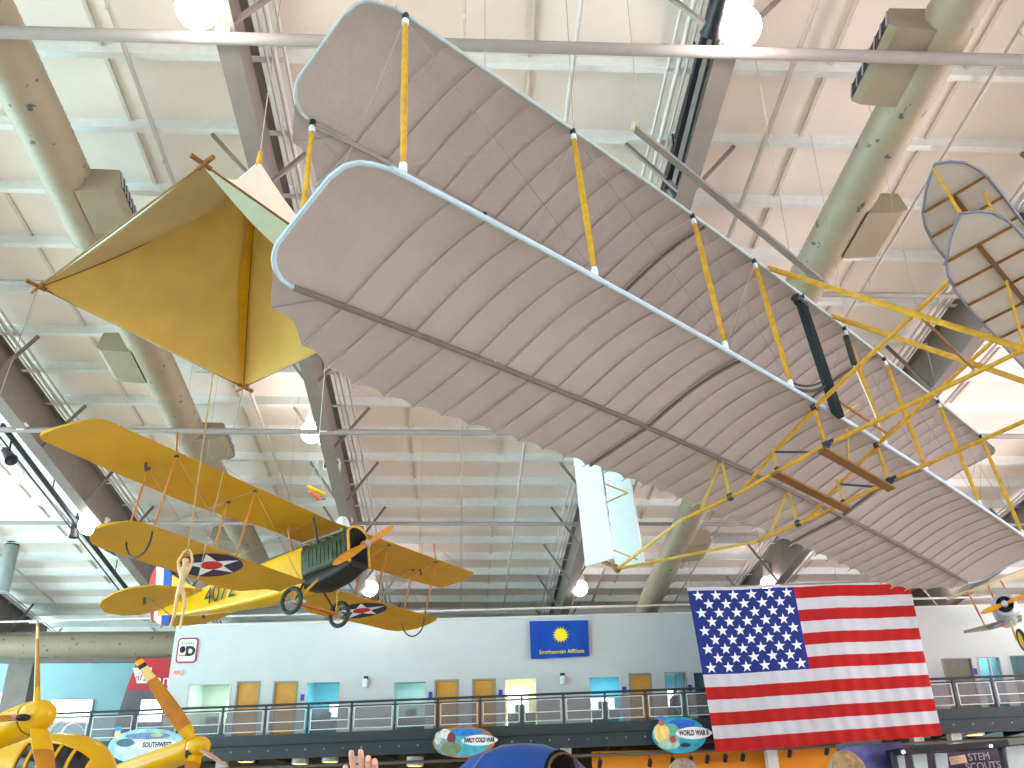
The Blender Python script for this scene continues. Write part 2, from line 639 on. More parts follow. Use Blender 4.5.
spot(75, 527, -12.3, (.05, .1, -1), 'black spotlight pointing straight down left of the yellow biplane wingtip')
spot(115, 552, -11.9, (.9, .2, -.35), 'black spotlight tilted sideways under the yellow biplane lower wing tip')
spot(8, 455, -12.2, (.6, -.5, -.6), 'black spotlight at the left edge beside the wide brown beam')
spot(717, 12, 3.6, (-.05, .9, -.25), 'black spotlight hanging beside the top bright lamp')
spot(672, 187, 3.88, (.5, .5, -.5), 'black spotlight at the lower end of the black track above the grey wing', .6)
for (a, b, X, lb) in (((2, 425), (135, 600), -12.15, 'long dark lighting track left of the wide brown beam'),
                      ((713, 0), (667, 187), 3.85, 'black lighting track hung under the beam at the top')):
    A, B = atX(a[0], a[1], X), atX(b[0], b[1], X)
    root = empty('lighting_track', A)
    tag(root, lb, 'lighting track')
    MB().bar((0, 0, 0), B - A, .09, .12).build('rail', track_m, root, smooth=False)
    MB().tube([V3((.16 if X > 0 else -.25, 0, -.05)), B - A + V3((.16 if X > 0 else -.25, 0, -.05))], .025).build('cable', track_m, root)
    MB().tube([(B - A) * .3, (B - A) * .3 + V3((0, 0, .5))], .02).tube([(B - A) * .8, (B - A) * .8 + V3((0, 0, .5))], .02).build('hanger', track_m, root)

pj0, pj1 = atX(1, 592, -16.5), atX(12, 546, -16.5)
prj = empty('pendant_projector', pj1)
tag(prj, 'gray cylinder with dark cap at the far left edge', 'projector')
m = MB()
m.tube([pj0 - pj1, V3((0, 0, 0))], .26, 20)
m.build('body', mat('projector_gray', (150, 160, 160), .5), prj)
m = MB()
m.tube([V3((0, 0, 0)), (pj1 - pj0) * .08], [.27, .2], 20)
m.build('cap', grille_m, prj)
m = MB()
m.tube([V3((0, 0, .05)), V3((0, 0, ceil_z(pj1.y) - .3 - pj1.z))], .03, 8)
m.build('hanging_rod', track_m, prj)

# ------------------------------------------------------------------ gallery wall
KW = .10


def wallY(X):
    return 35.9 - KW * (X + 9)


def atW(px, py, off=0.0):
    r = ray(px, py)
    d = 35.9 - 9 * KW - off
    t = (d - KW * CAM.x - CAM.y) / (KW * r.x + r.y)
    return CAM + r * t


wx = V3((1, -KW, 0)).normalized()
wn = V3((-KW, -1, 0)).normalized()      # towards the camera
WTOP = 8.95


def deckz(X):
    return 4.78 + .017 * (X + 9)


XL = atW(172, 655).x
OPEN = [('w', 188, 232, 683), ('d', 237, 261, 681), ('d', 274, 298.5, 681), ('w', 306, 341, 681), ('w', 392.5, 427, 680.5), ('d', 434.5, 459, 679.5), ('d', 472, 496, 678.5),
        ('w', 503.5, 537, 677.5), ('w', 588, 621, 675.5), ('d', 628, 651, 673), ('w', 664, 686, 672), ('w', 692, 722, 671), ('d', 745, 768, 669), ('w', 790, 824, 667), ('d', 850, 872, 663),
        ('w', 941, 971, 658), ('w', 976, 1000, 656), ('w', 1007, 1040, 654)]
wm = MB()
TH = .22


def wall_piece(x0, x1, z0, z1):
    a = V3((x0, wallY(x0), z0))
    b = V3((x1, wallY(x1), z0))
    n = -wn * TH
    wm.prism([a, b, b + V3((0, 0, z1 - z0)), a + V3((0, 0, z1 - z0))], n)


cur = XL
ops = []
for kind, pa, pb, py in OPEN:
    A, B = atW(pa, py), atW(pb, py)
    zt = (A.z + B.z) / 2
    wall_piece(cur, A.x, deckz(cur) - .1, WTOP)
    wall_piece(A.x, B.x, zt, WTOP)
    wall_piece(A.x, B.x, deckz(A.x) - .16, deckz(A.x))
    ops.append((kind, A.x, B.x, zt))
    cur = B.x
wall_piece(cur, 42, deckz(cur) - .1, WTOP)
struct(wm.build('wall_back', wallw, smooth=False), 'white upper gallery wall with doors and office windows', 'wall')
# steel cap along the wall top
cp = MB()
cp.prism([V3((XL, wallY(XL), WTOP)) + wn * .05, V3((42, wallY(42), WTOP)) + wn * .05, V3((42, wallY(42), WTOP)) - wn * .3, V3((XL, wallY(XL), WTOP)) - wn * .3], (0, 0, .07))
cp.tube([V3((XL - 14, wallY(XL - 14), WTOP + .35)), V3((42, wallY(42), WTOP + .35))], .04)
struct(cp.build('trim_1', pipe_m, smooth=False))
bm_ = MB()
bm_.box((8, 40.2, 8.6), (60, .3, .5))
bm_.box((8, 40.2, 9.4), (60, .3, .35))
struct(bm_.build('eave_beam', rafter_m, smooth=False))

glass = mat('office_glass', (150, 200, 205), 0.1, noise=0, alpha=.14, spec=.5)
ROOM = {0: ((196, 206, 186), 3), 3: ((88, 176, 190), 3), 4: ((176, 200, 196), 0), 7: ((230, 226, 190), 3), 8: ((96, 190, 205), 3), 10: ((150, 215, 220), 3), 11: ((70, 140, 150), 0),
        13: ((90, 180, 190), 0), 15: ((120, 120, 112), 0), 16: ((110, 215, 225), 2), 17: ((80, 150, 165), 0)}
day = mat('window_daylight', (240, 246, 255), 0.5, noise=0, emit=4.5)
dn = wnn = 0
for i, (kind, x0, x1, zt) in enumerate(ops):
    a = V3((x0, wallY(x0), 0))
    b = V3((x1, wallY(x1), 0))
    zb = deckz(x0)
    w = (b - a).length
    T = frame_from(a + V3((0, 0, zb)), wx, (0, 0, 1))     # local x along wall, y up, z towards camera
    h = zt - zb

    def L(x, y, z=0):
        return T @ V3((x, y, z))

    def lb(m, x0_, x1_, y0, y1, z0, z1, mi=0):
        m.prism([L(x0_, y0, z0), L(x1_, y0, z0), L(x1_, y1, z0), L(x0_, y1, z0)], T.to_3x3() @ V3((0, 0, z1 - z0)), mi)
    if kind == 'd':
        dn += 1
        f = MB()
        lb(f, 0, .07, 0, h, -.12, .02)
        lb(f, w - .07, w, 0, h, -.12, .02)
        lb(f, .07, w - .07, h - .07, h, -.12, .02)
        fr = f.build('door_%d' % dn, doorframe, smooth=False)
        struct(fr, 'honey wood office door in a grey frame on the upper gallery, number %d from the left' % dn, 'door')
        s = MB()
        lb(s, .07, w - .07, 0.01, h - .07, -.1, -.05)
        s.build('door_leaf', doorwood, fr, smooth=False)
        s = MB()
        s.tube([L(w - .16, 1.0, -.05), L(w - .16, 1.0, .03), L(w - .28, 1.0, .03)], .018)
        s.build('door_handle', silver, fr)
    else:
        wnn += 1
        f = MB()
        lb(f, 0, .05, 0, h, -.12, .02)
        lb(f, w - .05, w, 0, h, -.12, .02)
        lb(f, .05, w - .05, h - .05, h, -.12, .02)
        lb(f, .05, w - .05, 0, .08, -.12, .02)
        if i in (10, 16):
            lb(f, w * .5 - .02, w * .5 + .02, .08, h - .05, -.1, 0)
        fr = f.build('window_%d' % wnn, doorframe if i in (10, 15) else wallw, smooth=False)
        struct(fr, 'office window on the upper gallery wall, number %d from the left' % wnn, 'window')
        s = MB()
        lb(s, .05, w - .05, .08, h - .05, -.08, -.07)
        s.build('pane', glass, fr, smooth=False)
        if i == 15:
            s = MB()
            lb(s, .05, w - .05, .08, h - .05, -.06, -.05)
            s.build('blind', mat('gray_blind', (132, 128, 120), .8), fr, smooth=False)
        rgb, dl = ROOM[i]
        rm = mat('office_wall_%d' % i, rgb, .8, noise=.03)
        s = MB()
        D = 2.4
        lb(s, -.3, w + .3, -.05, h + .3, -D - .05, -D)
        lb(s, -.3, -.25, -.05, h + .3, -D, -TH - .01)
        lb(s, w + .25, w + .3, -.05, h + .3, -D, -TH - .01)
        lb(s, -.3, w + .3, h + .25, h + .3, -D, -TH - .01)
        lb(s, -.3, w + .3, -.06, -.01, -D, -TH - .01)
        s.build('office_room', rm, fr, smooth=False)
        lite = mat('office_fill_glow', (235, 250, 250), .5, noise=0, emit=16.0)  # added glowing panel above the opening, brightens the office interior
        s = MB()
        lb(s, w * .25, w * .75, h + .2, h + .24, -D * .7, -D * .35)
        if i not in (15, 10, 11, 17):
            s.build('office_fill_panel', lite, fr, smooth=False)
        if dl:
            s = MB()
            if i == 0:
                lb(s, w * .45, w * .95, h * .55, h * .85, -D + .01, -D + .04)
                lb(s, w * .5, w * .85, h * .2, h * .42, -D + .01, -D + .04)
            elif i == 3:
                lb(s, w * .3, w + .2, h * .52, h * .74, -D + .01, -D + .04)
                lb(s, w * .6, w * .85, h * .25, h * .42, -D + .01, -D + .04)
            elif i == 16:
                lb(s, w * .1, w * .5, h * .5, h * .95, -D + .01, -D + .04)
            elif i == 7:
                lb(s, 0, w * .66, h * .1, h * .95, -D + .01, -D + .04)
            elif i == 10:
                lb(s, -.1, w * 1.1, h * .3, h * .84, -D + .01, -D + .04)
            else:
                lb(s, -.1, w * .86, h * .25, h * .74, -D + .01, -D + .04)
            s.build('daylight_window', day, fr, smooth=False)
        s = MB()
        lb(s, .1, w - .1, 0, .75, -1.2, -.7)
        lb(s, w * .3, w * .6, .75, 1.05, -1.1, -.9)
        s.build('desk', mat('office_desk', (90, 110, 112), .6), fr, smooth=False)

plaque_m = mat('blue_plaque', (50, 70, 190), .5, noise=0)
for px, py, lb_ in ((302.5, 697.5, 'small blue room plaque beside the second wooden door from the left'), (430.5, 695, 'small blue room plaque beside the third wooden door from the left'),
                    (500.5, 693, 'small blue room plaque between wooden door and bright cream window'), (624.5, 690, 'small blue room plaque left of the wooden door nearest the striped flag'),
                    (690, 688, 'small blue room plaque right of the glass door with the dark figure'), (975, 671.5, 'small blue room plaque right of the striped flag by the teal window')):
    p = atW(px, py)
    T = frame_from(p, wx, (0, 0, 1))
    m = MB()
    m.prism([T @ V3((-.07, -.11, .002)), T @ V3((.07, -.11, .002)), T @ V3((.07, .11, .002)), T @ V3((-.07, .11, .002))], wn * .025)
    tag(m.build('room_plaque', plaque_m, smooth=False), lb_, 'sign', 'blue room plaques')
for px, py, lb_ in ((366, 682, 'small wall sconce between the two left office windows'), (562.5, 679, 'small wall sconce below the blue banner')):
    p = atW(px, py)
    root = empty('wall_sconce', p + wn * .002, None)
    tag(root, lb_, 'lamp', 'wall sconces on the gallery wall')
    MB().lathe([(.0, -.22), (.08, -.2), (.1, -.1), (.1, .05), (.05, .1), (0, .1)], 14, Matrix.Translation(wn * .11)).build('shade', fixture_m, root)
    MB().box(wn * .02 + V3((0, 0, .12)), (.16, .05, .16)).build('wall_plate', blackm, root, smooth=False)

# far wall behind the partition, with bright windows at the left
fw = MB()
fw.box((0, 50.3, 5.4), (110, .3, 11.2))
struct(fw.build('wall_far', wallt, smooth=False), 'pale teal far wall left of the white gallery wall', 'wall')
fy = 50.1
n = 0
for (xa, ya, xb, yb) in ((-12, 694, 2, 722), (49, 701, 92, 722)):
    n += 1
    A, B = at(xa, yb, fy), at(xb, ya, fy)
    f = MB()
    f.box(((A.x + B.x) / 2, fy, (A.z + B.z) / 2), (B.x - A.x + .14, .1, B.z - A.z + .14))
    fr = f.build('window_%d' % (30 + n), whitep, smooth=False)
    struct(fr, ('bright window at the far left edge', 'bright window behind the yellow propeller aircraft')[n - 1], 'window')
    f = MB()
    f.box(((A.x + B.x) / 2, fy - .07, (A.z + B.z) / 2), (B.x - A.x, .06, B.z - A.z))
    f.build('pane', day, fr, smooth=False)
m = MB()
for px in (14, 30):
    pass
m.box((at(20, 680, 41.6).x, 41.7, 5.2), (1.0, .7, 10))
struct(m.build('wall_column', rafter_m, smooth=False))

# red mural panel with a slanted edge (aircraft tail shape) left of the white wall
YR = 38.4
pr = [at(138, 658, YR), at(178, 658, YR), at(172, 735, YR), at(108, 745, YR)]
mid = [at(126, 690, YR), at(176, 690, YR)]
root = empty('tail_mural', at(140, 740, YR))
tag(root, 'tall red slanted panel shaped like an aircraft tail beside the white wall', 'panel')
o0 = root.location
m = MB()
m.prism([p - o0 for p in (pr[0], pr[1], mid[1], mid[0])], (0, .12, 0))
m.build('red_panel', mat('mural_red', (196, 40, 54), .5, noise=.05), root, smooth=False)
m = MB()
m.prism([p - o0 for p in (mid[0], mid[1], pr[2], pr[3])], (0, .12, 0))
m.build('dark_panel', mat('mural_gray', (98, 92, 100), .5, noise=.15, nscale=1), root, smooth=False)
m = MB()
m.prism([at(*q, YR) - o0 - V3((0, .03, 0)) for q in ((133, 668), (152, 667.5), (152, 683), (137, 683.5))], (0, .02, 0))
m.build('white_emblem', whitep, root, smooth=False)
m = MB()
pc = at(144, 676, YR) - o0
text_mesh('virgin', .42, frame_from(pc - V3((0, .035, 0)), (1, 0, .25), (0, 0, 1)), m, shear=.3)
m.build('emblem_lettering', mat('mural_red_letters', (196, 40, 54), .5), root, smooth=False)
m = MB()
pc = at(165, 680.5, YR) - o0
text_mesh('am', .6, frame_from(pc - V3((0, .02, 0)), (1, 0, 0), (0, 0, 1)), m)
m.build('lettering', whitep, root, smooth=False)
m = MB()
A, B = at(139, 722, YR), at(164, 700, YR)
m.box(((A.x + B.x) / 2 - o0.x, -.03, (A.z + B.z) / 2 - o0.z), (B.x - A.x, .06, B.z - A.z))
m.build('lit_opening', day, root, smooth=False)

# ------------------------------------------------------------------ gallery deck, railing, fascia
DO = 2.2


def edgeP(X, z, off=DO):
    return V3((X, wallY(X), z)) + wn * off


XA, XB = -26, 40
dk = MB()
for (o0_, o1_, za, zb_) in ((DO, -6.5 if False else 0.0, 0.0, -.16),):
    dk.prism([edgeP(XA, deckz(XA) - .16, DO), edgeP(XB, deckz(XB) - .16, DO), edgeP(XB, deckz(XB) - .16, .0), edgeP(XA, deckz(XA) - .16, .0)], (0, 0, .16))
dko = dk.build('gallery_deck', deck_m, smooth=False)
struct(dko)


def rail_bar(m, z0, z1, off0, off1, xa=XA, xb=XB, mi=0):
    m.prism([edgeP(xa, deckz(xa) + z0, off0), edgeP(xb, deckz(xb) + z0, off0), edgeP(xb, deckz(xb) + z0, off1), edgeP(xa, deckz(xa) + z0, off1)], (0, 0, z1 - z0), mi)


m = MB()
rail_bar(m, -.28, -.0, DO, DO + .06)
rail_bar(m, -.72, -.28, DO - .02, DO + .02)
rail_bar(m, -.76, -.70, DO - .02, DO + .14)
rail_bar(m, -.32, -.28, DO - .02, DO + .14)
fas = m.build('deck_fascia', deck_m, smooth=False)
struct(fas)
m = MB()
for k in range(80):
    X = XA + k * .62
    p = edgeP(X, deckz(X) - .5, DO + .03)
    m.ball(p, .03, 6)
struct(m.build('fascia_bolts', silver))
# dark soffit and pipes below the deck
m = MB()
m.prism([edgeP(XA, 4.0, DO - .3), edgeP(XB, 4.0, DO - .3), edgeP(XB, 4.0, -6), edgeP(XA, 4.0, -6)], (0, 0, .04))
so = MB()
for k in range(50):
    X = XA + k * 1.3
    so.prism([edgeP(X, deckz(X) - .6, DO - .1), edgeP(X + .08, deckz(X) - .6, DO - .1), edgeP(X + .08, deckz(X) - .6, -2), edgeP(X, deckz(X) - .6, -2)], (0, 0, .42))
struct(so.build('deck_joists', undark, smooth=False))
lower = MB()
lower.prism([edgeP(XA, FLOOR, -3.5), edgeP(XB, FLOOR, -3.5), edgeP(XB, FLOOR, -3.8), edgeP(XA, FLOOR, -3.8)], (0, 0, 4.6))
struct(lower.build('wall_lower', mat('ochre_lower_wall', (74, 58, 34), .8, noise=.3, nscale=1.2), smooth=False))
m = MB()
m.tube([edgeP(XA, deckz(XA) - .98, DO - .35), edgeP(XB, deckz(XB) - .98, DO - .35)], .05)
struct(m.build('service_pipe', mat('dim_pipe', (104, 98, 92), .5)))
m = MB()
xa, xb = atW(596, 755, 1.4).x, 17.5
m.prism([edgeP(xa, FLOOR, 1.4), edgeP(xb, FLOOR, 1.4), edgeP(xb, FLOOR, 1.1), edgeP(xa, FLOOR, 1.1)], (0, 0, 3.98))
struct(m.build('wall_orange', orange_m, smooth=False), 'orange exhibit wall under the gallery below the striped flag', 'wall')
for px in (228, 364, 571, 776, 925, 963):
    X = atW(px, 755, DO - .5).x
    m = MB()
    m.box(edgeP(X, (FLOOR + deckz(X) - .7) / 2, DO - .5), (.34, .34, deckz(X) - .7 - FLOOR))
    struct(m.build('support_column', mat('white_column', (206, 204, 200), .7), smooth=False))
dl_m = mat('warm_downlight', (255, 214, 110), .5, noise=0, emit=3)
DLB = ['left of the raised hand near the yellow propeller', 'just left of the raised hand', 'right of the raised hand', 'midway between propeller and raised hand', 'above the booth beside the flag', 'above the lettered booth wall']
for kd, (px, py) in enumerate(((246, 762), (330, 762), (415, 766), (300, 764), (932, 722), (975, 735))):
    p = atW(px, py, -.5 if px < 900 else 1.2)
    root = empty('downlight', p)
    tag(root, 'warm glowing downlight under the gallery, ' + DLB[kd], 'lamp', 'downlights under the gallery')
    MB().lathe([(0, 0), (.26, 0), (.26, .02), (0, .02)], 16).build('lens', dl_m, root)
    MB().lathe([(.27, -.01), (.3, 0), (.3, .3), (0, .3)], 16).build('can', fixture_m, root)
SPL = ['under the deck left of the pilot sign', 'below the pilot sign', 'just right of the pilot sign', 'left of the flag bottom corner', 'under the flag bottom left corner', 'under the flag by the column',
       'under the middle of the flag', 'near the booth valance', 'farthest left near the dome']
for k, (px, py) in enumerate(((650, 762), (672.5, 760.5), (691, 759.5), (707.5, 758.5), (725.5, 757.5), (743, 756.5), (790, 752.5), (827, 750), (600, 763))):
    p = atW(px, py, 1.75)
    root = empty('track_spot', p)
    tag(root, 'small black spotlight at the orange wall, ' + SPL[k], 'spotlight', 'small spotlights on the orange wall')
    MB().lathe([(0, -.16), (.07, -.15), (.08, .05), (.05, .1), (0, .1)], 12, axis_frame((0, 0, 0), (.1, -.5, .8))).build('can', blackp, root)
    MB().tube([(0, 0, .05), (0, 0, .34)], .015, 6).build('stem', blackp, root)

rail = empty('gallery_railing', edgeP(0, deckz(0), DO - .08))
tag(rail, 'dark steel balcony railing with grey mesh panels along the upper gallery', 'railing')
ro = rail.location.copy()
PX = [-36, 8, 53, 96.5, 141, 185, 228.5, 271.5, 314, 357.5, 401, 444, 486.5, 528.5, 570.5, 612.3, 653.6, 692.3]
PXX = [atW(px, 720, DO - .08).x for px in PX]
step = PXX[-1] - PXX[-2]
while PXX[-1] < 38:
    PXX.append(PXX[-1] + step)
mesh_m = mat('rail_mesh', (120, 112, 116), .6, noise=0, alpha=.42)
lightframe = mat('rail_panel_frame', (212, 214, 216), .5, noise=0)
for i, X in enumerate(PXX):
    z = deckz(X)
    p = edgeP(X, z, DO - .08) - ro
    m = MB()
    m.bar(p + V3((0, 0, -.1)), p + V3((0, 0, .92)), .07, .07)
    m.build('post', rail_m, rail, smooth=False)
    if i + 1 < len(PXX):
        X2 = PXX[i + 1]
        q = edgeP(X2, deckz(X2), DO - .08) - ro
        d = (q - p).normalized()
        a, b = p + d * .1, q - d * .1
        m = MB()
        m.prism([a + V3((0, 0, .14)), b + V3((0, 0, .14)), b + V3((0, 0, .78)), a + V3((0, 0, .78))], wn * .004)
        pan = m.build('mesh_panel', mesh_m, rail, smooth=False)
        m = MB()
        for s0, s1 in ((a + V3((0, 0, .12)), b + V3((0, 0, .12))), (a + V3((0, 0, .8)), b + V3((0, 0, .8))), (a + V3((0, 0, .12)), a + V3((0, 0, .8))), (b + V3((0, 0, .12)), b + V3((0, 0, .8))),
                       (a + V3((0, 0, .4)), b + V3((0, 0, .4)))):
            m.bar(s0, s1, .028, .028)
        m.build('panel_frame', lightframe, pan, smooth=False)
m = MB()
m.tube([edgeP(XA, deckz(XA) + .96, DO - .08) - ro, edgeP(XB, deckz(XB) + .96, DO - .08) - ro], .04)
m.build('handrail', rail_m, rail)
m = MB()
m.tube([edgeP(XA, deckz(XA) + .83, DO - .08) - ro, edgeP(XB, deckz(XB) + .83, DO - .08) - ro], .028)
m.build('middle_rail', rail_m, rail)
# ------------------------------------------------------------------ grey cloth pioneer biplane
# local frame: x forward, y to the pilot's left, z up
FM = Matrix(((0.679098, 0.739024, -0.036373, -0.469865), (-0.721522, 0.672388, 0.188827, 5.207203), (0.164005, -0.101989, 0.981336, 7.003381), (0, 0, 0, 1)))
fl = empty('pioneer_biplane', M=FM)
tag(fl, 'huge grey cloth biplane with yellow wooden struts hung across the photo', 'airplane')
YC_ = 6.42
GAP = 1.88
P6, P9 = .0054243, 16.5724


def zdroop(y):
    return -P6 * (y / .9914 - P9) ** 2


def zprof(x):
    u = -x / 1.19
    if u <= 0:
        return 0.0
    if u < 1:
        return -.165 * u + .26 * u * (1 - u) * (1.25 - .5 * u)
    return -.165 - .115 * (u - 1)


def W(x, y, up=0.0):
    return V3((x, y, zdroop(y) + zprof(x) + up))


YS = [0.0, 2.022, 4.011, 5.287, 6.441, 7.582, 8.792, 10.67, 12.374]
YS = [y * .9914 for y in YS]
TF = [(-.354, -.40), (-.35, -.28), (-.341, -.165), (-.287, -.08), (-.112, -.016), (0, 0)]
TR = [(-.354, -.40), (-.33, -.66), (-.317, -.932), (-.272, -1.06), (-.20, -1.16), (-.10, -1.33), (-.01, -1.47), (.2, -1.56), (.433, -1.741), (.781, -1.895), (1.143, -1.985), (1.6, -2.02)]
RIBS = [.44 + .3417 * k for k in range(36)]
RALL = [-.01] + RIBS + [12.85]


def sym(y):
    return y if y < YC_ else 2 * YC_ - y


def xf(y):
    return interp(sym(y), TF)


def xr(y):
    base = interp(sym(y), TR)
    s = 0
    if -.01 < y < 12.85:
        for a, b in zip(RALL, RALL[1:]):
            if a <= y <= b:
                t = (y - a) / (b - a)
                s = 4 * t * (1 - t)
                break
    return base + .045 * s


ycols = [-.354, -.352, -.345, -.335, -.317, -.3, -.272, -.24, -.2, -.15, -.1, -.05, -.01]
for a, b in zip(RALL, RALL[1:]):
    n = 6
    ycols += [a + (b - a) * i / n for i in range(1, n + 1)]
ycols += [2 * YC_ - y for y in ycols[:12]][::-1]
ycols = sorted(set(round(y, 4) for y in ycols))


def make_wing(name, up, edge_m, er, spar_m):
    m = MB()
    n = len(ycols) - 1
    nx = 26

    def fn(u, v):
        y = ycols[int(round(u * n))]
        a, b = xf(y), xr(y)
        x = a + (b - a) * v
        # cloth bellies slightly between the ribs
        s = 0
        for p, q in zip(RALL, RALL[1:]):
            if p <= y <= q:
                t = (y - p) / (q - p)
                s = 4 * t * (1 - t)
        P = W(x, y, up)
        P.z += .003 * s
        return P, P + V3((0, 0, .008))
    m.slab(fn, n, nx)
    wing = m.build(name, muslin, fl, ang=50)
    for k, y in enumerate(RIBS + [-.0, 12.84]):
        r = MB()
        if k < 36:
            xe = interp(sym(y), TR) - .035
            pts = [W(-.03 + (xe + .03) * i / 22, y, up - .012) for i in range(23)]
        elif k == 36:
            pts = [W(-1.2 - .27 * i / 6, .26 - .28 * i / 6, up - .012) for i in range(7)]
        else:
            pts = [W(-1.2 - .27 * i / 6, 12.58 + .28 * i / 6, up - .012) for i in range(7)]
        r.tube(pts, .007, 6)
        r.build('rib', muslin_dark, wing)
    e = MB()
    # leading edge spar and rounded tips back to the rear spar
    e.tube([W(.0, y, up - .002) for y in [-.1 + (2 * YC_ + .2) * i / 60 for i in range(61)]], er, 10)
    for s in (0, 1):
        tip = [(-.0, -.05), (-.02, -.14), (-.045, -.22), (-.08, -.287), (-.12, -.32), (-.165, -.345), (-.304, -.362), (-.667, -.335), (-.932, -.322), (-1.0, -.30), (-1.06, -.265), (-1.12, -.21), (-1.177, -.125), (-1.205, -.03), (-1.21, .12)]
        e.tube([W(x, y if s == 0 else 2 * YC_ - y, up - .002) for x, y in tip], .8 * er, 8)
    e.build('leading_edge', edge_m, fl)
    sp = MB()
    sp.tube([W(-1.195, .0 + 2 * YC_ * i / 60, up - .016) for i in range(61)], .024, 8)
    sp.build('rear_spar', spar_m, wing)
    return wing


uw = make_wing('upper_wing', GAP, mat('gray_cloth_edge', (176, 188, 192), .7), .019, mat('faint_spar_cloth', (152, 140, 134), .9))
lw = make_wing('lower_wing', 0.0, muslin_edge, .023, mat('rear_spar_cloth', (120, 110, 105), .9))
# wider seam where the wing panels join
for up, wg in ((0, lw), (GAP, uw)):
    for y in (4.26, 8.58):
        m = MB()
        m.tube([W(-.03 - 1.97 * i / 22, y, up - .012) for i in range(23)], .018, 6)
        m.build('panel_joint', mat('gray_seam', (128, 118, 112), .8), wg)


def part(m, name, mt, parent=None, **k):
    return m.build(name, mt, parent or fl, **k)


for row, x in ((0, 0.0), (1, -1.19)):
    for y in YS:
        a, b = W(x, y, .05), W(x, y, GAP - .05)
        m = MB()
        m.tube([a, a.lerp(b, .12), a.lerp(b, .5), a.lerp(b, .88), b], [.02, .028, .032, .028, .02], 10, flat=.6, up=(1, 0, 0))
        st = m.build('interplane_strut', spruce, fl)
        m = MB()
        m.tube([b - V3((0, 0, .03)), b + V3((0, 0, .045))], .028, 8)
        m.build('hinge_fitting', blackm, st)
        m = MB()
        m.tube([a - V3((0, 0, .04)), a + V3((0, 0, .05))], .028, 8)
        m.build('white_fitting', whitefit, st)
        m = MB()
        m.tube([b - V3((0, 0, .1)), b - V3((0, 0, .03))], .027, 8)
        m.build('white_fitting', whitefit, st)
wl_ = []
for x in (0, -1.19):
    for a, b in zip(YS, YS[1:]):
        if not 5 < a < 7:
            wl_ += [(W(x, a, .05), W(x, b, GAP - .06)), (W(x, b, .05), W(x, a, GAP - .06))]
for y in YS:
    wl_ += [(W(0, y, .05), W(-1.19, y, GAP - .06)), (W(-1.19, y, .05), W(0, y, GAP - .06))]
for a, b in wl_:
    m = MB()
    m.tube([a, b], .003, 5)
    m.build('bracing_wire', wire_m, fl)

# landing skids with their struts, one set each side
SIDES = [(5.66, -.748, -1.225, -.80, -1.30), (7.18, -.587, -1.07, -.628, -1.107)]
for y, wz, zs, rz, ze in SIDES:
    m = MB()
    m.tube([(-1.86, y, ze), (-1.2, y, ze - .004), (-.58, y, zs - .035), (0, y, zs), (1.0, y, zs + .01), (2.16, y, zs + .02)], .024, 8)
    sk = m.build('skid', spruce, fl)
    m = MB()
    m.tube([(0, y, wz), (0, y, zs)], .02, 8)
    m.build('skid_strut', spruce, fl)
    m = MB()
    m.tube([(0, y, wz - .02), (-.585, y, (wz + ze) / 2 - .01), (-1.07, y, ze)], .02, 8)
    m.build('skid_brace', spruce, fl)
    m = MB()
    m.tube([(-.58, y, (wz + ze) / 2 + .06), (-.585, y, zs - .02)], .018, 8)
    m.build('skid_post', spruce_pale, fl)
    m = MB()
    m.tube([(-.57, y, (wz + ze) / 2), (-.17, y, zs)], .013, 8)
    m.build('steel_stay', bluesteel, fl)
    m = MB()
    m.tube([(-1.21, y, rz), (-1.2, y, ze)], .02, 8)
    m.build('skid_strut', spruce_pale, fl)
    m = MB()
    m.tube([(-1.21, y, rz), (-1.6, y, ze)], .018, 8)
    m.build('skid_brace', spruce_pale, fl)
    for q in ((0, wz), (0, zs), (-1.2, ze), (-1.21, rz), (-.585, zs - .02)):
        s = .03 if q[0] > -.3 or q[1] == ze else .024
        m = MB()
        m.box((q[0], y, q[1]), (s * 1.9, s * 1.5, s * 2.4))
        if q == (0, zs):
            m.tube([(-.02, y, zs), (.1, y, zs + .01)], .03, 8)
        m.build('steel_fitting', bluesteel, fl, smooth=False)
    # forward member rising to the elevator, and the sloping beam from the upper wing
    m = MB()
    m.tube([(0, y, wz), (1.65, y, wz + .61), (2.2, y, wz + .8)], .024, 8)
    m.build('elevator_outrigger', spruce, fl)
    yu, zu = (5.6, 1.29) if y < 6 else (7.19, 1.456)
    zf = zs + .02
    m = MB()
    m.tube([(0, yu, zu - .01), (2.16, y if y < 6 else 7.15, zf - .13)], .034, 10, flat=.7)
    m.build('nose_beam', spruce, fl)
m = MB()
m.tube([(1.36, 5.62, -.40), (1.3, 7.17, -.22)], .016, 8)
part(m, 'cross_rod', ash)
for x, dz_ in ((-.6, -.06), (-.03, -.045)):
    m = MB()
    m.bar((x, 5.6, SIDES[0][2] + dz_ - .02), (x, 7.26, SIDES[1][2] + dz_ - .02), .10, .03, (0, 0, 1))
    part(m, 'cross_plank', mat('brown_plank', (122, 84, 20), .5, noise=.12), smooth=False)
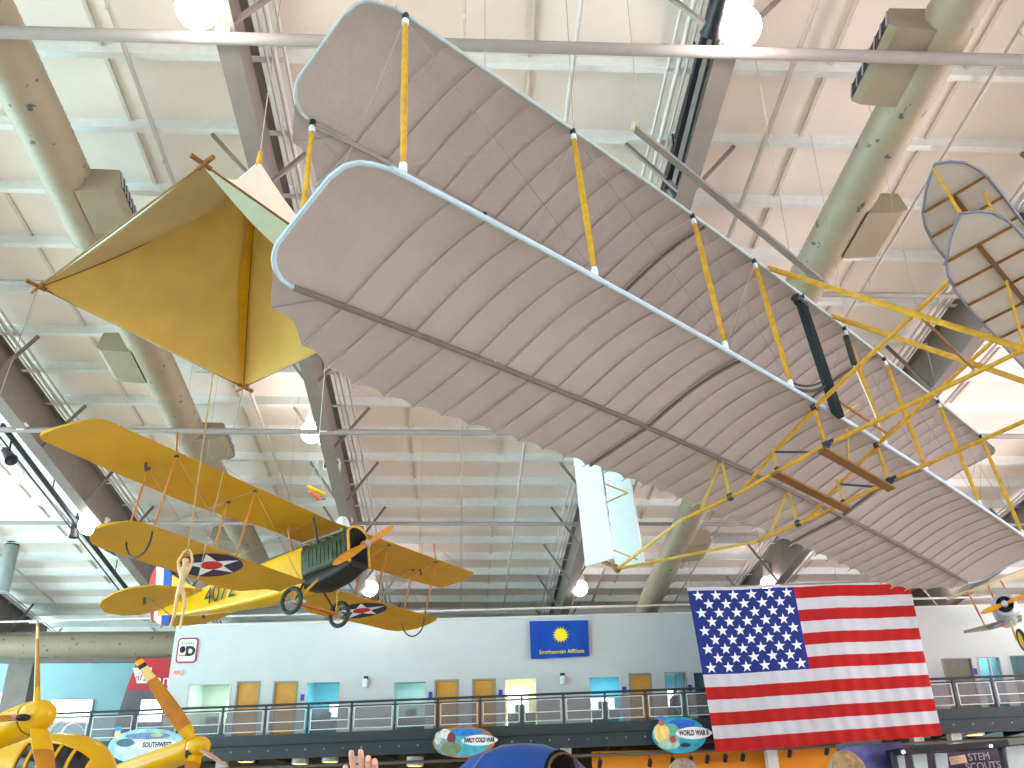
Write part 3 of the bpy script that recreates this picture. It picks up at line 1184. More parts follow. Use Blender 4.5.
# tail booms and rudder
m = MB()
m.tube([(-1.86, 5.66, -1.30), (-3.41, 6.42, -1.094)], .02, 8)
part(m, 'tail_boom', spruce_pale)
m = MB()
m.tube([(-1.80, 7.18, -1.108), (-3.41, 6.42, -1.094)], .02, 8)
part(m, 'tail_boom', spruce_pale)
m = MB()
m.tube([(-3.36, 6.42, -1.11), (-3.62, 6.42, -.91)], .028, 8)
m.tube([(-3.39, 6.42, -1.12), (-3.44, 6.42, -1.05)], .045, 8)
part(m, 'tail_joint', ash)
for y0, y1 in ((5.66, 6.1), (7.18, 6.75)):
    m = MB()
    m.tube([W(-1.19, y0, GAP), (-3.25, y1, .86)], .018, 8)
    part(m, 'upper_tail_boom', spruce_pale)
rud = MB()
rz0, rz1 = -1.06, .96
for y in (6.1, 6.75):
    rr = MB()
    ys_ = [(-3.66, rz0 + .0), (-3.64, rz1), (-3.22, rz1 + .02), (-3.2, rz0 - .06)]
    rr.prism([V3((a, y - .012, b + (.13 if y > 6.4 and b < 0 else 0))) for a, b in ys_], (0, .024, 0))
    rr.build('rudder', rudder_m, fl, smooth=False)
for za, zb_ in ((-.02, .11), (-.32, .11), (-1.0, -.9), (.8, .9)):
    m = MB()
    m.tube([(-3.21, 6.1, za), (-3.3, 6.75, zb_)], .011, 6)
    part(m, 'rudder_brace', spruce_pale)

# front elevator: two elliptical planes
EL = [(2.27, 4.247), (2.375, 4.323), (2.46, 4.434), (2.515, 4.606), (2.537, 4.771), (2.543, 4.959)]
ER = [(2.27, 4.247), (2.165, 4.36), (2.071, 4.488), (1.925, 4.736), (1.862, 4.92), (1.815, 5.203), (1.796, 5.688)]
for z, nm in ((-.6, 'lower_elevator'), (.05, 'upper_elevator')):
    front = EL + [(x, 12.84 - y) for x, y in EL[::-1]]
    rear = ER + [(x, 12.84 - y) for x, y in ER[::-1]]

    def ex(y, tab):
        return interp(y, sorted((b, a) for a, b in tab))
    m = MB()
    n = 60
    yy = [4.247 + .0003 + (4.346 - .0006) * (0.5 - 0.5 * math.cos(PI * i / n)) for i in range(n + 1)]

    def fn(u, v):
        y = yy[int(round(u * n))]
        a, b = ex(y, front), ex(y, rear)
        P = V3((a + (b - a) * v, y, z))
        return P, P + V3((0, 0, .006))
    m.slab(fn, n, 4)
    ev = m.build(nm, canard_m, fl)
    m = MB()
    m.tube([(a, b, z) for a, b in front] , .014, 8)
    m.tube([(a, b, z) for a, b in rear], .014, 8)
    m.build('edge_tube', graytube, ev)
    m = MB()
    m.bar((2.222, 4.73, z - .02), (2.2, 8.11, z - .02), .04, .03)
    m.build('elevator_spar', mat('dark_spar_wood', (104, 66, 20), .5, noise=.1), ev, smooth=False)
    for k in range(10):
        y = 4.73 + .3756 * k
        r = MB()
        r.bar((ex(y, front) - .01, y, z - .012), (ex(y, rear) + .01, y, z - .012), .017, .018)
        r.build('elevator_rib', ash, ev, smooth=False)
for a, b in (((2.24, 4.27, .04), (2.222, 4.76, -.59)), ((2.22, 5.36, -.6), (2.05, 5.68, -1.2)), ((2.2, 7.48, -.6), (2.0, 7.16, -1.08)), ((2.22, 5.36, .03), (2.22, 5.36, -.6)), ((2.2, 7.48, .03), (2.2, 7.48, -.6)), ((2.22, 8.56, .04), (2.22, 8.1, -.59)),
             ((2.45, 4.9, .04), (2.3, 5.36, -.58))):
    m = MB()
    m.tube([a, b], .014, 8)
    part(m, 'elevator_strut', spruce)

# radiator, hoses, fuel tank, chain guide bar
m = MB()
m.box((.08, 6.05, .1), (.07, .16, 1.62))
rd = m.build('radiator', rad_m, fl, smooth=False)
m = MB()
for k in range(7):
    m.tube([(.117, 5.985 + .022 * k, -.7), (.117, 5.985 + .022 * k, .9)], .007, 6)
m.build('radiator_tubes', rad_m, rd)
m = MB()
m.tube([(.08, 6.02, .9), (.08, 6.0, 1.04)], .03, 8)
m.box((.08, 6.05, .93), (.09, .2, .08))
m.tube([(.08, 5.97, .93), (.08, 5.9, .93)], .05, 8)
m.build('radiator_cap', blackm, rd)
for q in (0, .07):
    m = MB()
    p0, p1 = W(0, 5.3, .02 + q), V3((.08, 5.97, -.34 + q))
    c = p0.lerp(p1, .5) - V3((0, 0, .11))
    m.tube([p0.lerp(c, t).lerp(c.lerp(p1, t), t) for t in [i / 10 for i in range(11)]], .017 if q == 0 else .012, 8)
    m.build('radiator_hose', blackm, fl)
m = MB()
m.tube([(.06, 7.22, .60), (.06, 7.22, .62), (.06, 7.28, 1.10), (.06, 7.28, 1.12)], [.02, .04, .04, .02], 12)
ft = m.build('fuel_tank', blackm, fl)
m = MB()
m.tube([(.05, 7.22, .6), W(.03, 7.45, .1)], .008, 6)
m.build('fuel_pipe', whitefit, ft)
m = MB()
m.tube([(.06, 6.3, -.40), (.06, 7.56, -.29)], .018, 8)
part(m, 'guide_bar', ash)
m = MB()
T = Matrix.Translation((.08, 6.16, -.39)) @ Matrix.Rotation(PI / 2, 4, 'Y')
m.lathe([(.05 + .018 * math.cos(a), .018 * math.sin(a)) for a in [2 * PI * i / 8 for i in range(9)]], 16, T)
part(m, 'guide_ring', spruce)
m = MB()
m.tube([(.05, 6.2, -.62), (.05, 6.9, -.14)], .012, 6)
part(m, 'control_stick', spruce_pale)
m = MB()
m.tube([(-.02, 6.45, -.68), (-.38, 7.17, -.64)], .018, 8)
part(m, 'skid_brace', spruce_pale)
# ------------------------------------------------------------------ suspension cables are parts of what they carry
def sling(root, M, pts, mname='suspension_cable', r=.0035):
    Mi = M.inverted()
    for p in pts:
        w = M @ V3(p)
        top = V3((w.x, w.y, ceil_z(w.y) - .3))
        m = MB()
        m.tube([V3(p), Mi @ top], r, 5)
        m.build(mname, wire_m, root)


sling(fl, FM, [W(0, 2.02, GAP), W(-1.19, 2.02, GAP), W(0, 10.67, GAP), W(-1.19, 10.67, GAP)])

# ------------------------------------------------------------------ yellow trainer biplane
JM = Matrix(((0.83352, 0.536961, -0.122663, -2.312), (-0.530835, 0.842477, 0.080991, 21.658), (0.14683, -0.002394, 0.989138, 7.931), (0, 0, 0, 1)))
je = empty('trainer_biplane', M=JM)
tag(je, 'yellow trainer biplane with star roundels, green nose and striped tail rudder', 'airplane')
ZU, ZL, DIH = .893, -.577, .032
UF = [(0, -.95), (6.5, -.95), (6.75, -.98), (6.91, -1.23), (7.04, -1.77), (7.09, -2.2)]
UR = [(0, -2.3), (.5, -2.28), (1.1, -2.30), (1.6, -2.44), (3.3, -2.55), (5, -2.5), (6.57, -2.42), (6.95, -2.40), (7.09, -2.3)]
LF = [(.4, -1.5), (5.2, -1.5), (5.41, -1.63), (5.57, -1.98), (5.62, -2.3)]
LR = [(.4, -2.33), (.69, -2.38), (1.1, -2.90), (1.6, -3.05), (2.9, -2.99), (4.9, -3.0), (5.25, -2.92), (5.44, -2.75), (5.62, -2.4)]


def half_wing(name, F_, R_, z0, sgn, y0, y1, parent):
    m = MB()
    n = 44
    ys = [y0 + (y1 - y0) * math.sin(PI / 2 * i / n) for i in range(n + 1)]

    def fn(u, v):
        y = ys[int(round(u * n))]
        a, b = interp(y, F_), interp(y, R_)
        vv = v * v if v < .5 else v - .25
        vv = v ** 1.3
        x = a + (b - a) * vv
        th = .11 * math.sqrt(max(0, vv)) * (1 - vv) * 1.4 + .006
        zz = z0 + DIH * y + .16 * vv * (1 - vv) - .015 * vv
        return V3((x, sgn * y, zz - th * .25)), V3((x, sgn * y, zz + th * .75))
    m.slab(fn, n, 14)
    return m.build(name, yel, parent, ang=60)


def wz_at(z0, y):
    return z0 + DIH * abs(y)


wings = {}
for sgn, nm in ((-1, 'right'), (1, 'left')):
    wings['u', sgn] = half_wing('upper_wing', UF, UR, ZU, sgn, 0.0, 7.09, je)
    wings['l', sgn] = half_wing('lower_wing', LF, LR, ZL, sgn, .34, 5.62, je)
    # star roundel on the lower wing underside
    w = wings['l', sgn]
    cx, cy = -2.22, sgn * 2.68

    def under(x, y, d):
        a, b = interp(abs(y), LF), interp(abs(y), LR)
        v = min(1, max(0, (x - a) / (b - a)))
        th = .11 * math.sqrt(v) * (1 - v) * 1.4 + .006
        return V3((x, y, wz_at(ZL, y) + .16 * v * (1 - v) - .015 * v - th * .25 - d))
    for nm2, r0, mt, d in (('roundel_disc', .68, navy, .008), ('roundel_star', .66, whitep, .014), ('roundel_centre', .24, redp, .020)):
        m = MB()
        if 'star' in nm2:
            ring = []
            for i in range(10):
                t = PI / 2 + 2 * PI * i / 10
                rr = r0 if i % 2 == 0 else r0 * .385
                ring.append((math.cos(t) * rr, math.sin(t) * rr))
            rings = [[(x * k / 5, y * k / 5) for x, y in ring] for k in range(1, 6)]
        else:
            rings = [[(math.cos(2 * PI * i / 32) * r0 * k / 5, math.sin(2 * PI * i / 32) * r0 * k / 5) for i in range(32)] for k in range(1, 6)]
        n = len(rings[0])
        vs = [under(cx, cy, d)]
        for R_ in rings:
            vs += [under(cx + .98 * x, cy + y, d) for x, y in R_]
        fs = [(0, 1 + i, 1 + (i + 1) % n) for i in range(n)]
        for k in range(4):
            for i in range(n):
                a, b = 1 + k * n + i, 1 + k * n + (i + 1) % n
                fs.append((a, b, b + n, a + n))
        m.add(vs, fs)
        m.build(nm2, mt, w)
YI, YO = 2.524, 4.812
for sgn in (-1, 1):
    for y in (YI, YO):
        for fu, fl_ in ((.14, .14), (.96, .96)):
            a = V3((-.95 - fu, sgn * y, wz_at(ZU, y) - .01))
            b = V3((-1.5 - fl_, sgn * y, wz_at(ZL, y) + .06))
            m = MB()
            m.tube([a, a.lerp(b, .5), b], [.022, .034, .022], 8, flat=.6, up=(1, 0, 0))
            st = m.build('interplane_strut', strutwood, je)
            m = MB()
            m.box(a, (.08, .06, .05))
            m.build('strut_fitting', blackm, st, smooth=False)
    # king post, skid hoop, bracing
    a = V3((-1.09, sgn * YO, wz_at(ZU, YO) + .05))
    m = MB()
    m.tube([a, a + V3((0, 0, .5))], .022, 8)
    m.build('king_post', strutwood, je)
    m = MB()
    m.tube([V3((-1.68 - .37 + .37 * math.cos(t), sgn * YO, wz_at(ZL, YO) - .02 - .42 * math.sin(t))) for t in [PI * i / 14 for i in range(15)]], .02, 8)
    m.build('wingtip_skid', blackm, je)
    rl = []
    for fu in (.14, .96):
        rl += [((-.95 - fu, sgn * YI, wz_at(ZU, YI)), (-1.5 - fu, sgn * YO, wz_at(ZL, YO) + .05)), ((-.95 - fu, sgn * YO, wz_at(ZU, YO)), (-1.5 - fu, sgn * YI, wz_at(ZL, YI) + .05)),
               ((-.95 - fu, sgn * YI, wz_at(ZU, YI)), (-1.5 - fu, sgn * .4, ZL + .05)), ((-.95 - fu, sgn * .4, ZU), (-1.5 - fu, sgn * YI, wz_at(ZL, YI) + .05))]
    rl += [((-1.09, sgn * YO, wz_at(ZU, YO) + .54), (-1.09, sgn * 6.6, wz_at(ZU, 6.6))), ((-1.09, sgn * YO, wz_at(ZU, YO) + .54), (-1.09, sgn * YI, wz_at(ZU, YI) + .06))]
    for p_, q_ in rl:
        m = MB()
        m.tube([p_, q_], .005, 5)
        m.build('rigging_wire', wire_m, je)
    # aileron horn
    m = MB()
    m.bar((-1.75, sgn * 5.0, wz_at(ZU, 5) - .18), (-1.78, sgn * 5.0, wz_at(ZU, 5) + .1), .03, .06)
    m.build('control_horn', blackm, wings['u', sgn], smooth=False)
    for x in (-1.15, -1.95):
        m = MB()
        m.tube([(x, sgn * .33, .30), (x + .08, sgn * .55, ZU - .0)], .026, 8)
        m.build('cabane_strut', blackm if x > -1.5 else strutwood, je)


def loft(secs, n=28, pw=2.6):
    """secs: (x, halfwidth, zbottom, ztop)"""
    m = MB()

    def fn(u, v):
        x, w, zb, zt = secs[int(round(u * (len(secs) - 1)))]
        t = 2 * PI * v
        c, s = math.cos(t), math.sin(t)
        k = 2 / pw
        return V3((x, w * math.copysign(abs(c) ** k, c), (zb + zt) / 2 + (zt - zb) / 2 * math.copysign(abs(s) ** k, s)))
    m.grid(fn, len(secs) - 1, n)
    for e in (0, len(secs) - 1):
        x, w, zb, zt = secs[e]
        b = len(m.v)
        m.v += [tuple(fn(e / (len(secs) - 1), j / n)) for j in range(n)]
        m.f.append(tuple(range(b, b + n)))
        m.m.append(0)
    return m


# fuselage
m = loft([(-1.62, .37, -.66, .38), (-2.3, .38, -.64, .36), (-3.3, .34, -.56, .34), (-4.5, .27, -.40, .36), (-5.6, .18, -.2, .36), (-6.6, .07, .06, .36), (-6.85, .03, .1, .34)], 40, 9)
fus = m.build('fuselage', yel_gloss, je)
m = loft([(-1.6, .34, .2, .44), (-2.2, .34, .2, .45), (-3.1, .30, .2, .46), (-3.9, .2, .2, .44), (-4.6, .06, .25, .38)], 20, 2.2)
m.build('cockpit_coaming', mat('dark_coaming', (66, 70, 62), .5, noise=.15), fus)
m = MB()
text_mesh('4072', .62, frame_from((-4.34, -.325, -.03), V3((1, -.06, -.06)), V3((0, 0, 1))), m, xs=.9)
fn_ = m.build('fuselage_number', blackp, fus)
# nose
m = loft([(-.3, .36, -.34, .36), (-.8, .385, -.42, .36), (-1.64, .385, -.5, .38)], 32, 4.5)
m.build('engine_cowl', olive, je)
for yy_ in (-.39, .39):
    m = MB()
    for k in range(9):
        m.box((-.45 - k * .12, yy_, -.05), (.03, .012, .4))
    m.build('cowl_louver_panel', olive, je, smooth=False)
m = loft([(-.22, .34, -.52, -.3), (-.7, .375, -.72, -.3), (-1.25, .38, -.80, -.3), (-1.7, .37, -.68, -.3)], 28, 3)
m.build('under_cowl', darkcowl, je)


def arch(w, z0, z1, n=20):
    pts = [(-w, z0)]
    r = w
    for i in range(n + 1):
        t = PI - PI * i / n
        pts.append((r * math.cos(t), z1 - r * .72 + r * .72 * math.sin(t)))
    pts.append((w, z0))
    return pts


m = MB()
m.prism([(-.2, y, z) for y, z in arch(.36, -.45, .48)], (-.14, 0, 0))
rdj = m.build('radiator', darkcowl, je, smooth=False)
m = MB()
pts = [V3((-.2, y, z)) for y, z in arch(.375, -.46, .5)]
m.tube(pts, .035, 8)
m.build('radiator_rim', mat('brass_rim', (214, 166, 40), .4, .2, noise=.05), rdj)
m = MB()
for k in range(-6, 7):
    m.box((-.193, k * .05, 0), (.01, .008, .8))
m.build('radiator_core', rad_m, rdj, smooth=False)
m = MB()
for k in range(4):
    for s in (-1, 1):
        m.tube([(-.5 - .28 * k, s * .12, .34), (-.5 - .28 * k, s * .19, .52)], [.07, .06], 10)
    m.tube([(-.5 - .28 * k, -.2, .5), (-.5 - .28 * k, .2, .5)], .02, 6)
m.tube([(-.4, -.27, .42), (-1.7, -.3, .46)], .035, 8)
m.tube([(-.4, .27, .42), (-1.7, .3, .46)], .035, 8)
m.build('engine_cylinders', mat('dull_steel', (120, 118, 112), .5, .3, noise=.2, nscale=15), je)
# propeller
pt = V3((0, .843, .539))
pe = V3((0, -.539, .843))


def prop_blade(m, root, dirv, chordv, axis, L_, w0, mi=0):
    def fn(u, v):
        r = .02 + u * L_
        c = w0 * (.45 + .9 * math.sin(PI * min(1, u * .9 + .08)) ** .8) * (1 if u < .93 else max(.25, 1 - (u - .93) * 9))
        tw = .9 - .75 * u
        cv = chordv * math.cos(tw) + axis * math.sin(tw)
        nv = axis * math.cos(tw) - chordv * math.sin(tw)
        s = v - .5
        th = .03 * (1 - .7 * u) * (1 - (2 * s) ** 2) + .002
        p = root + dirv * r + cv * (s * c)
        return p - nv * th, p + nv * th
    m.slab(fn, 22, 6, mi)


m = MB()
ax = V3((1, 0, 0))
prop_blade(m, V3((0.02, 0, 0)), pt, pe, ax, 1.46, .145)
prop_blade(m, V3((0.02, 0, 0)), -pt, -pe, ax, 1.5, .145)
m.lathe([(0, -.1), (.09, -.09), (.09, .06), (0, .08)], 16, axis_frame((0.02, 0, 0), (1, 0, 0)))
pj = m.build('propeller', propwood, je)
m = MB()
m.lathe([(0, .12), (.05, .11), (.06, .08), (.09, .08), (.09, .05)], 16, axis_frame((0.02, 0, 0), (1, 0, 0)))
m.build('hub_plate', silver, pj)
# landing gear
XW, TRK, ZW = -1.545, .862, -1.12
for s in (-1, 1):
    c = V3((XW, s * TRK, ZW))
    T = axis_frame(c, (0, 1, 0))
    m = MB()
    m.lathe([(.28 + .052 * math.cos(a), .05 * math.sin(a)) for a in [2 * PI * i / 10 for i in range(11)]], 32, T)
    wh = m.build('wheel', tire_m, je)
    m = MB()
    m.lathe([(.045, -.1), (.045, .1), (0, .1)], 12, T)
    for k in range(12):
        t = 2 * PI * k / 12
        m.tube([T @ V3((.03 * math.cos(t + .5), .03 * math.sin(t + .5), .05 * (-1) ** k)), T @ V3((.25 * math.cos(t), .25 * math.sin(t), 0))], .006, 4)
    m.build('hub_and_spokes', silver, wh)
    for xa, mt in ((-1.15, spruce), (-1.62, blackm)):
        m = MB()
        m.tube([(xa, s * .36, -.6), (XW, s * .74, ZW)], .03, 8, flat=.6)
        m.build('gear_strut', mt, je)
m = MB()
m.tube([(XW, -.9, ZW), (XW, .9, ZW)], .035, 8)
m.tube([(XW - .1, -.74, ZW), (XW - .1, .74, ZW)], .025, 8)
m.build('axle', strutwood, je)
# tail
TZ = .27
TO = [(-5.0, .04), (-5.3, .89), (-5.5, 1.42), (-5.98, 1.72), (-6.46, 1.78), (-7.03, 1.66), (-7.35, 1.48), (-7.7, 1.0), (-7.66, .5), (-7.35, .16), (-6.9, .06)]
for s in (-1, 1):
    m = MB()
    m.prism([(x, s * y, TZ - .02) for x, y in TO], (0, 0, .045))
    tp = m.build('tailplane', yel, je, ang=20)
    m = MB()
    m.bar((-6.25, s * 1.0, TZ - .2), (-6.27, s * 1.0, TZ + .15), .03, .07)
    m.build('control_horn', blackm, tp, smooth=False)
    m = MB()
    m.tube([(-6.2, s * .95, TZ), (-6.3, s * .05, -.06)], .012, 6)
    m.build('tail_stay', wire_m, tp)
m = MB()
m.prism([(-5.2, -.015, .32), (-6.02, -.015, .84), (-6.4, -.015, 1.13), (-6.42, -.015, .3)], (0, .03, 0))
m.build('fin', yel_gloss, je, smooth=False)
RO_ = [(-6.42, -.03), (-6.6, .0), (-6.86, .08), (-7.1, .26), (-7.28, .55), (-7.31, .85), (-7.26, 1.15), (-7.18, 1.38), (-7.04, 1.53), (-6.88, 1.55), (-6.69, 1.47), (-6.5, 1.3), (-6.42, 1.15)]


def rtop(x):
    return interp(-x, [(6.42, 1.15), (6.5, 1.3), (6.69, 1.47), (6.88, 1.55), (7.04, 1.53), (7.18, 1.38), (7.26, 1.15), (7.31, .85)])


def rbot(x):
    return interp(-x, [(6.42, -.2), (6.6, -.2), (6.86, -.08), (7.1, .16), (7.28, .5), (7.31, .85)])


rb = None
for nm, x0, x1, mt in (('blue_stripe', -6.42, -6.72, bluep), ('white_stripe', -6.72, -7.0, whitep), ('red_stripe', -7.0, -7.31, redp)):
    m = MB()
    n = 10

    def fn(u, v):
        x = x0 + (x1 - x0) * u
        return V3((x, -.02, rbot(x) + (rtop(x) - rbot(x)) * v)), V3((x, .02, rbot(x) + (rtop(x) - rbot(x)) * v))
    m.slab(fn, n, 3)
    if rb is None:
        rb = m.build('rudder', mt, je)
    else:
        m.build(nm, mt, rb)
m = MB()
m.tube([(-6.3, 0, .05), (-6.75, 0, -.22)], .02, 8)
m.build('tail_skid', strutwood, je)
sling(je, JM, [(-1.1, -4.0, wz_at(ZU, 4) + .06), (-2.0, -4.0, wz_at(ZU, 4) + .06), (-1.1, 4.0, wz_at(ZU, 4) + .06), (-6.0, 0, .35), (-1.1, -1.4, ZU + .1)])
# ------------------------------------------------------------------ pyramid parachute
para_out = mat('cream_canvas', (236, 226, 208), .85, noise=.03, nscale=3, bump=.15, bscale=6, transl=.15)
para_in = mat('yellow_canvas_lining', (230, 198, 110), .85, noise=.05, nscale=2, bump=.15, bscale=6, transl=.4)
para_hem = mat('taupe_canvas_lining', (196, 172, 120), .85, noise=.04, nscale=2, transl=.15)
para_light = mat('pale_hem', (196, 214, 190), .8, noise=.03)
K = 1.4
pc = [CAM + (V3(p) - CAM) * K for p in ((-2.07, 5.94, 6.41), (-3.91, 7.47, 6.26), (-2.37, 9.30, 6.05), (-.53, 7.77, 6.20))]
pc[1] = atD(38.5, 286.5, (pc[1] - CAM).dot(fwd))
pc[0] = atD(203.5, 164, (pc[0] - CAM).dot(fwd))
pc[2] = atD(243.5, 387, (pc[2] - CAM).dot(fwd))
apx = CAM + (V3((-2.2, 7.8, 7.93)) - CAM) * K
apx = atD(259, 162, (apx - CAM).dot(fwd))
base_c = sum((p for p in pc), V3()) / 4
pa = empty('pyramid_parachute', base_c)
tag(pa, 'pyramid shaped cream canvas parachute with yellow inside and wooden poles, hung in the air', 'parachute')
Q = [p - base_c for p in pc]
A = apx - base_c
MEM = [para_hem, para_in, para_in, para_out]
for i in range(4):
    a, b = Q[i], Q[(i + 1) % 4]
    cen = (a + b + A) / 3
    nrm = (b - a).cross(A - a).normalized()
    if nrm.dot(cen - V3((0, 0, .3))) < 0:
        nrm = -nrm

    def face(off):
        def fn(u, v):
            # u along the height, v along the edge; cloth sags in a little
            e = a.lerp(b, v)
            p = e.lerp(A, u)
            sag = (1 - u) * 4 * v * (1 - v) * .05 + math.sin(PI * u) * 4 * v * (1 - v) * .06
            hz_ = V3((p.x - A.x, p.y - A.y, 0))
            hz_ = hz_.normalized() if hz_.length > 1e-4 else V3()
            return p - nrm * (sag - off) - (hz_ * .7 + V3((0, 0, .6))) * (.24 * math.sin(PI * u))
        return fn
    m = MB()
    f = face(0.0)
    g = face(.012)
    m.grid(g, 20, 20)
    po = m.build('canvas_panel', para_out, pa)
    m = MB()
    m.grid(f, 20, 20)
    m.build('canvas_lining', MEM[i], po)
    # wooden pole along the base edge with ends crossing at the corners, and a turned-in hem
    d = (b - a).normalized()
    m = MB()
    m.tube([a, b], .014, 8)
    m.build('base_pole', ash, pa)
    m = MB()
    m.tube([a - d * .17, a + d * .1], .03, 8)
    m.build('pole_end', ash, pa)
    m = MB()
    m.tube([b - d * .1, b + d * .17], .03, 8)
    m.build('pole_end', ash, pa)
    m = MB()
    inn = (-(a + b) / 2).normalized()
    inn = (inn - d * inn.dot(d)).normalized()
    dep = .34 if i == 3 else .035
    m.slab(lambda u, v: (a.lerp(b, v) + inn * .0 + (inn * .6 - V3((0, 0, .8))).normalized() * (dep * u * (.06 + .94 * math.sin(PI * min(1, max(0, v))))),
                         a.lerp(b, v) + V3((0, 0, .008)) + (inn * .6 - V3((0, 0, .8))).normalized() * (dep * u * (.06 + .94 * math.sin(PI * v)))), 3, 20)
    m.build('hem', para_light, po)
    m = MB()
    m.tube([a.lerp(A, t) - V3((0, 0, .02)) - (V3((a.x - A.x, a.y - A.y, 0)).normalized() * .72 + V3((0, 0, .62))) * (.24 * math.sin(PI * t)) for t in [i_ / 10 for i_ in range(11)]], .009, 6)
    m.build('ridge_seam', ash, pa)
# light seam panel beside the far ridge and cords
m = MB()
a = Q[2]
m.tube([A + V3((0, 0, -.05)), A + V3((0, 0, .18))], [.05, .03], 8)
m.build('apex_knot', spruce, pa)
m = MB()
m.tube([A + V3((0, 0, .15)), V3((A.x, A.y, ceil_z(apx.y) - .3 - base_c.z))], .006, 5)
m.build('suspension_cord', wire_m, pa)
for q in Q[1:3]:
    m = MB()
    m.tube([q, q + V3((-.35, .1, -3.2))], .005, 5)
    m.build('tether_cord', wire_m, pa)
# brighter strip of lining beside the far ridge
m = MB()
rs_ = lambda t: A.lerp(Q[2], t) - (V3((Q[2].x - A.x, Q[2].y - A.y, 0)).normalized() * .72 + V3((0, 0, .62))) * (.24 * math.sin(PI * t)) - V3((0, 0, .015))
sd_ = (Q[1] - Q[2]).normalized()
m.slab(lambda u, v: (rs_(.12 + .86 * u) + sd_ * (.30 * v * (1 - u) ** .7) - V3((0, 0, .085)), rs_(.12 + .86 * u) + sd_ * (.30 * v * (1 - u) ** .7) - V3((0, 0, .077))), 14, 3)
m.build('lining_strip', mat('bright_yellow_strip', (236, 184, 20), .8, transl=.4), pa)
for q in (.55, .78):
    m = MB()
    b = Q[1].lerp(Q[2], q)
    m.tube([A.lerp(b, t) - V3((0, 0, .02 + .12 * math.sin(PI * t))) for t in [i / 12 for i in range(13)]], .006, 5)
    m.build('lining_seam', ash, pa)

# ------------------------------------------------------------------ little hanging things
# wooden jointed figure with raised arms on a rope
Dm = 16.5


def mp(px, py, d=0.0):
    return atD(px, py, Dm + d)


def skin_figure(name, joints, edges, mt, parent=None, sub=2, root=0):
    me = bpy.data.meshes.new(name)
    me.from_pydata([tuple(p) for p, r in joints], edges, [])
    o = bpy.data.objects.new(name, me)
    COL.objects.link(o)
    me.materials.append(mt)
    o.modifiers.new('Skin', 'SKIN')
    sv = me.skin_vertices[0].data
    for i, (p, r) in enumerate(joints):
        sv[i].radius = (r, r) if not isinstance(r, tuple) else r
        sv[i].use_root = i == root
    s = o.modifiers.new('Sub', 'SUBSURF')
    s.levels = s.render_levels = sub
    dg = bpy.context.evaluated_depsgraph_get()
    dg.update()
    nm = bpy.data.meshes.new_from_object(o.evaluated_get(dg))
    bpy.data.objects.remove(o)
    nm.polygons.foreach_set('use_smooth', [True] * len(nm.polygons))
    if not nm.materials:
        nm.materials.append(mt)
    o = bpy.data.objects.new(name, nm)
    COL.objects.link(o)
    if parent is not None:
        o.parent = parent
    return o


hip = mp(181, 588)
mroot = empty('wooden_mannequin', hip)
tag(mroot, 'pale wooden jointed figure with raised arms dangling from a rope before the yellow biplane', 'mannequin')
jp = [(180.5, 589, .058), (182, 580, .05), (184, 571, .085), (185.2, 566, .03), (185.8, 561.5, .075), (186.0, 558, .06),      # pelvis .. head 0-5
      (179.5, 569, .034), (178.2, 561, .026), (183.2, 553, .022), (187.6, 549.5, .02),     # left arm 6-9
      (189.2, 569, .034), (192.5, 561, .026), (191, 553, .022), (188.8, 549, .02),           # right arm 10-13
      (177.8, 594, .044), (175.8, 606, .034), (173.3, 618, .024), (170, 627, .026),             # left leg 14-17
      (184, 594, .044), (184.6, 606, .034), (181.8, 618, .024), (179.6, 629.5, .026)]           # right leg
J = [(mp(a, b) - hip, r) for a, b, r in jp]
E_ = [(0, 1), (1, 2), (2, 3), (3, 4), (4, 5), (2, 6), (6, 7), (7, 8), (8, 9), (2, 10), (10, 11), (11, 12), (12, 13), (0, 14), (14, 15), (15, 16), (16, 17), (0, 18), (18, 19), (19, 20), (20, 21)]
skin_figure('body', J, E_, manq, mroot)
m = MB()
tp = mp(188.3, 548) - hip
m.tube([tp - V3((0, 0, .12)), V3((tp.x, tp.y, ceil_z(hip.y) - .3 - hip.z))], .014, 6)
m.build('rope', mat('hemp_rope', (170, 140, 96), .9, noise=.1), mroot)

# small toy aeroplane hanging under the beam
tpos = atD(315, 490, 20)
tr = empty('toy_airplane', tpos)
tag(tr, 'tiny yellow winged toy airplane hanging in front of the roof beam', 'toy airplane')
a, b = atD(308, 486, 20) - tpos, atD(324.5, 494.5, 20.2) - tpos
m = MB()
m.bar(a, b, .10, .03)
m.build('wing', mat('bright_toy_yellow', (255, 232, 10), .4, noise=.02), tr, smooth=False)
m = MB()
c, d = atD(310, 491, 19.9) - tpos, atD(321, 500, 20.4) - tpos
m.tube([c, c.lerp(d, .3), c.lerp(d, .7), d], [.03, .05, .04, .015], 10)
m.build('fuselage', mat('toy_orange', (236, 120, 70), .5, noise=.05), tr)
m = MB()
m.bar(d - V3((.1, 0, 0)), d + V3((.1, 0, .02)), .05, .012)
m.build('tailplane', mat('toy_blue', (110, 130, 190), .5), tr, smooth=False)
top = atD(317, 462, 20) - tpos
for p_, q_ in ((a, top), (b, top), (top, V3((top.x, top.y, ceil_z(tpos.y) - .3 - tpos.z)))):
    m = MB()
    m.tube([p_, q_], .006, 5)
    m.build('string', whitep, tr)

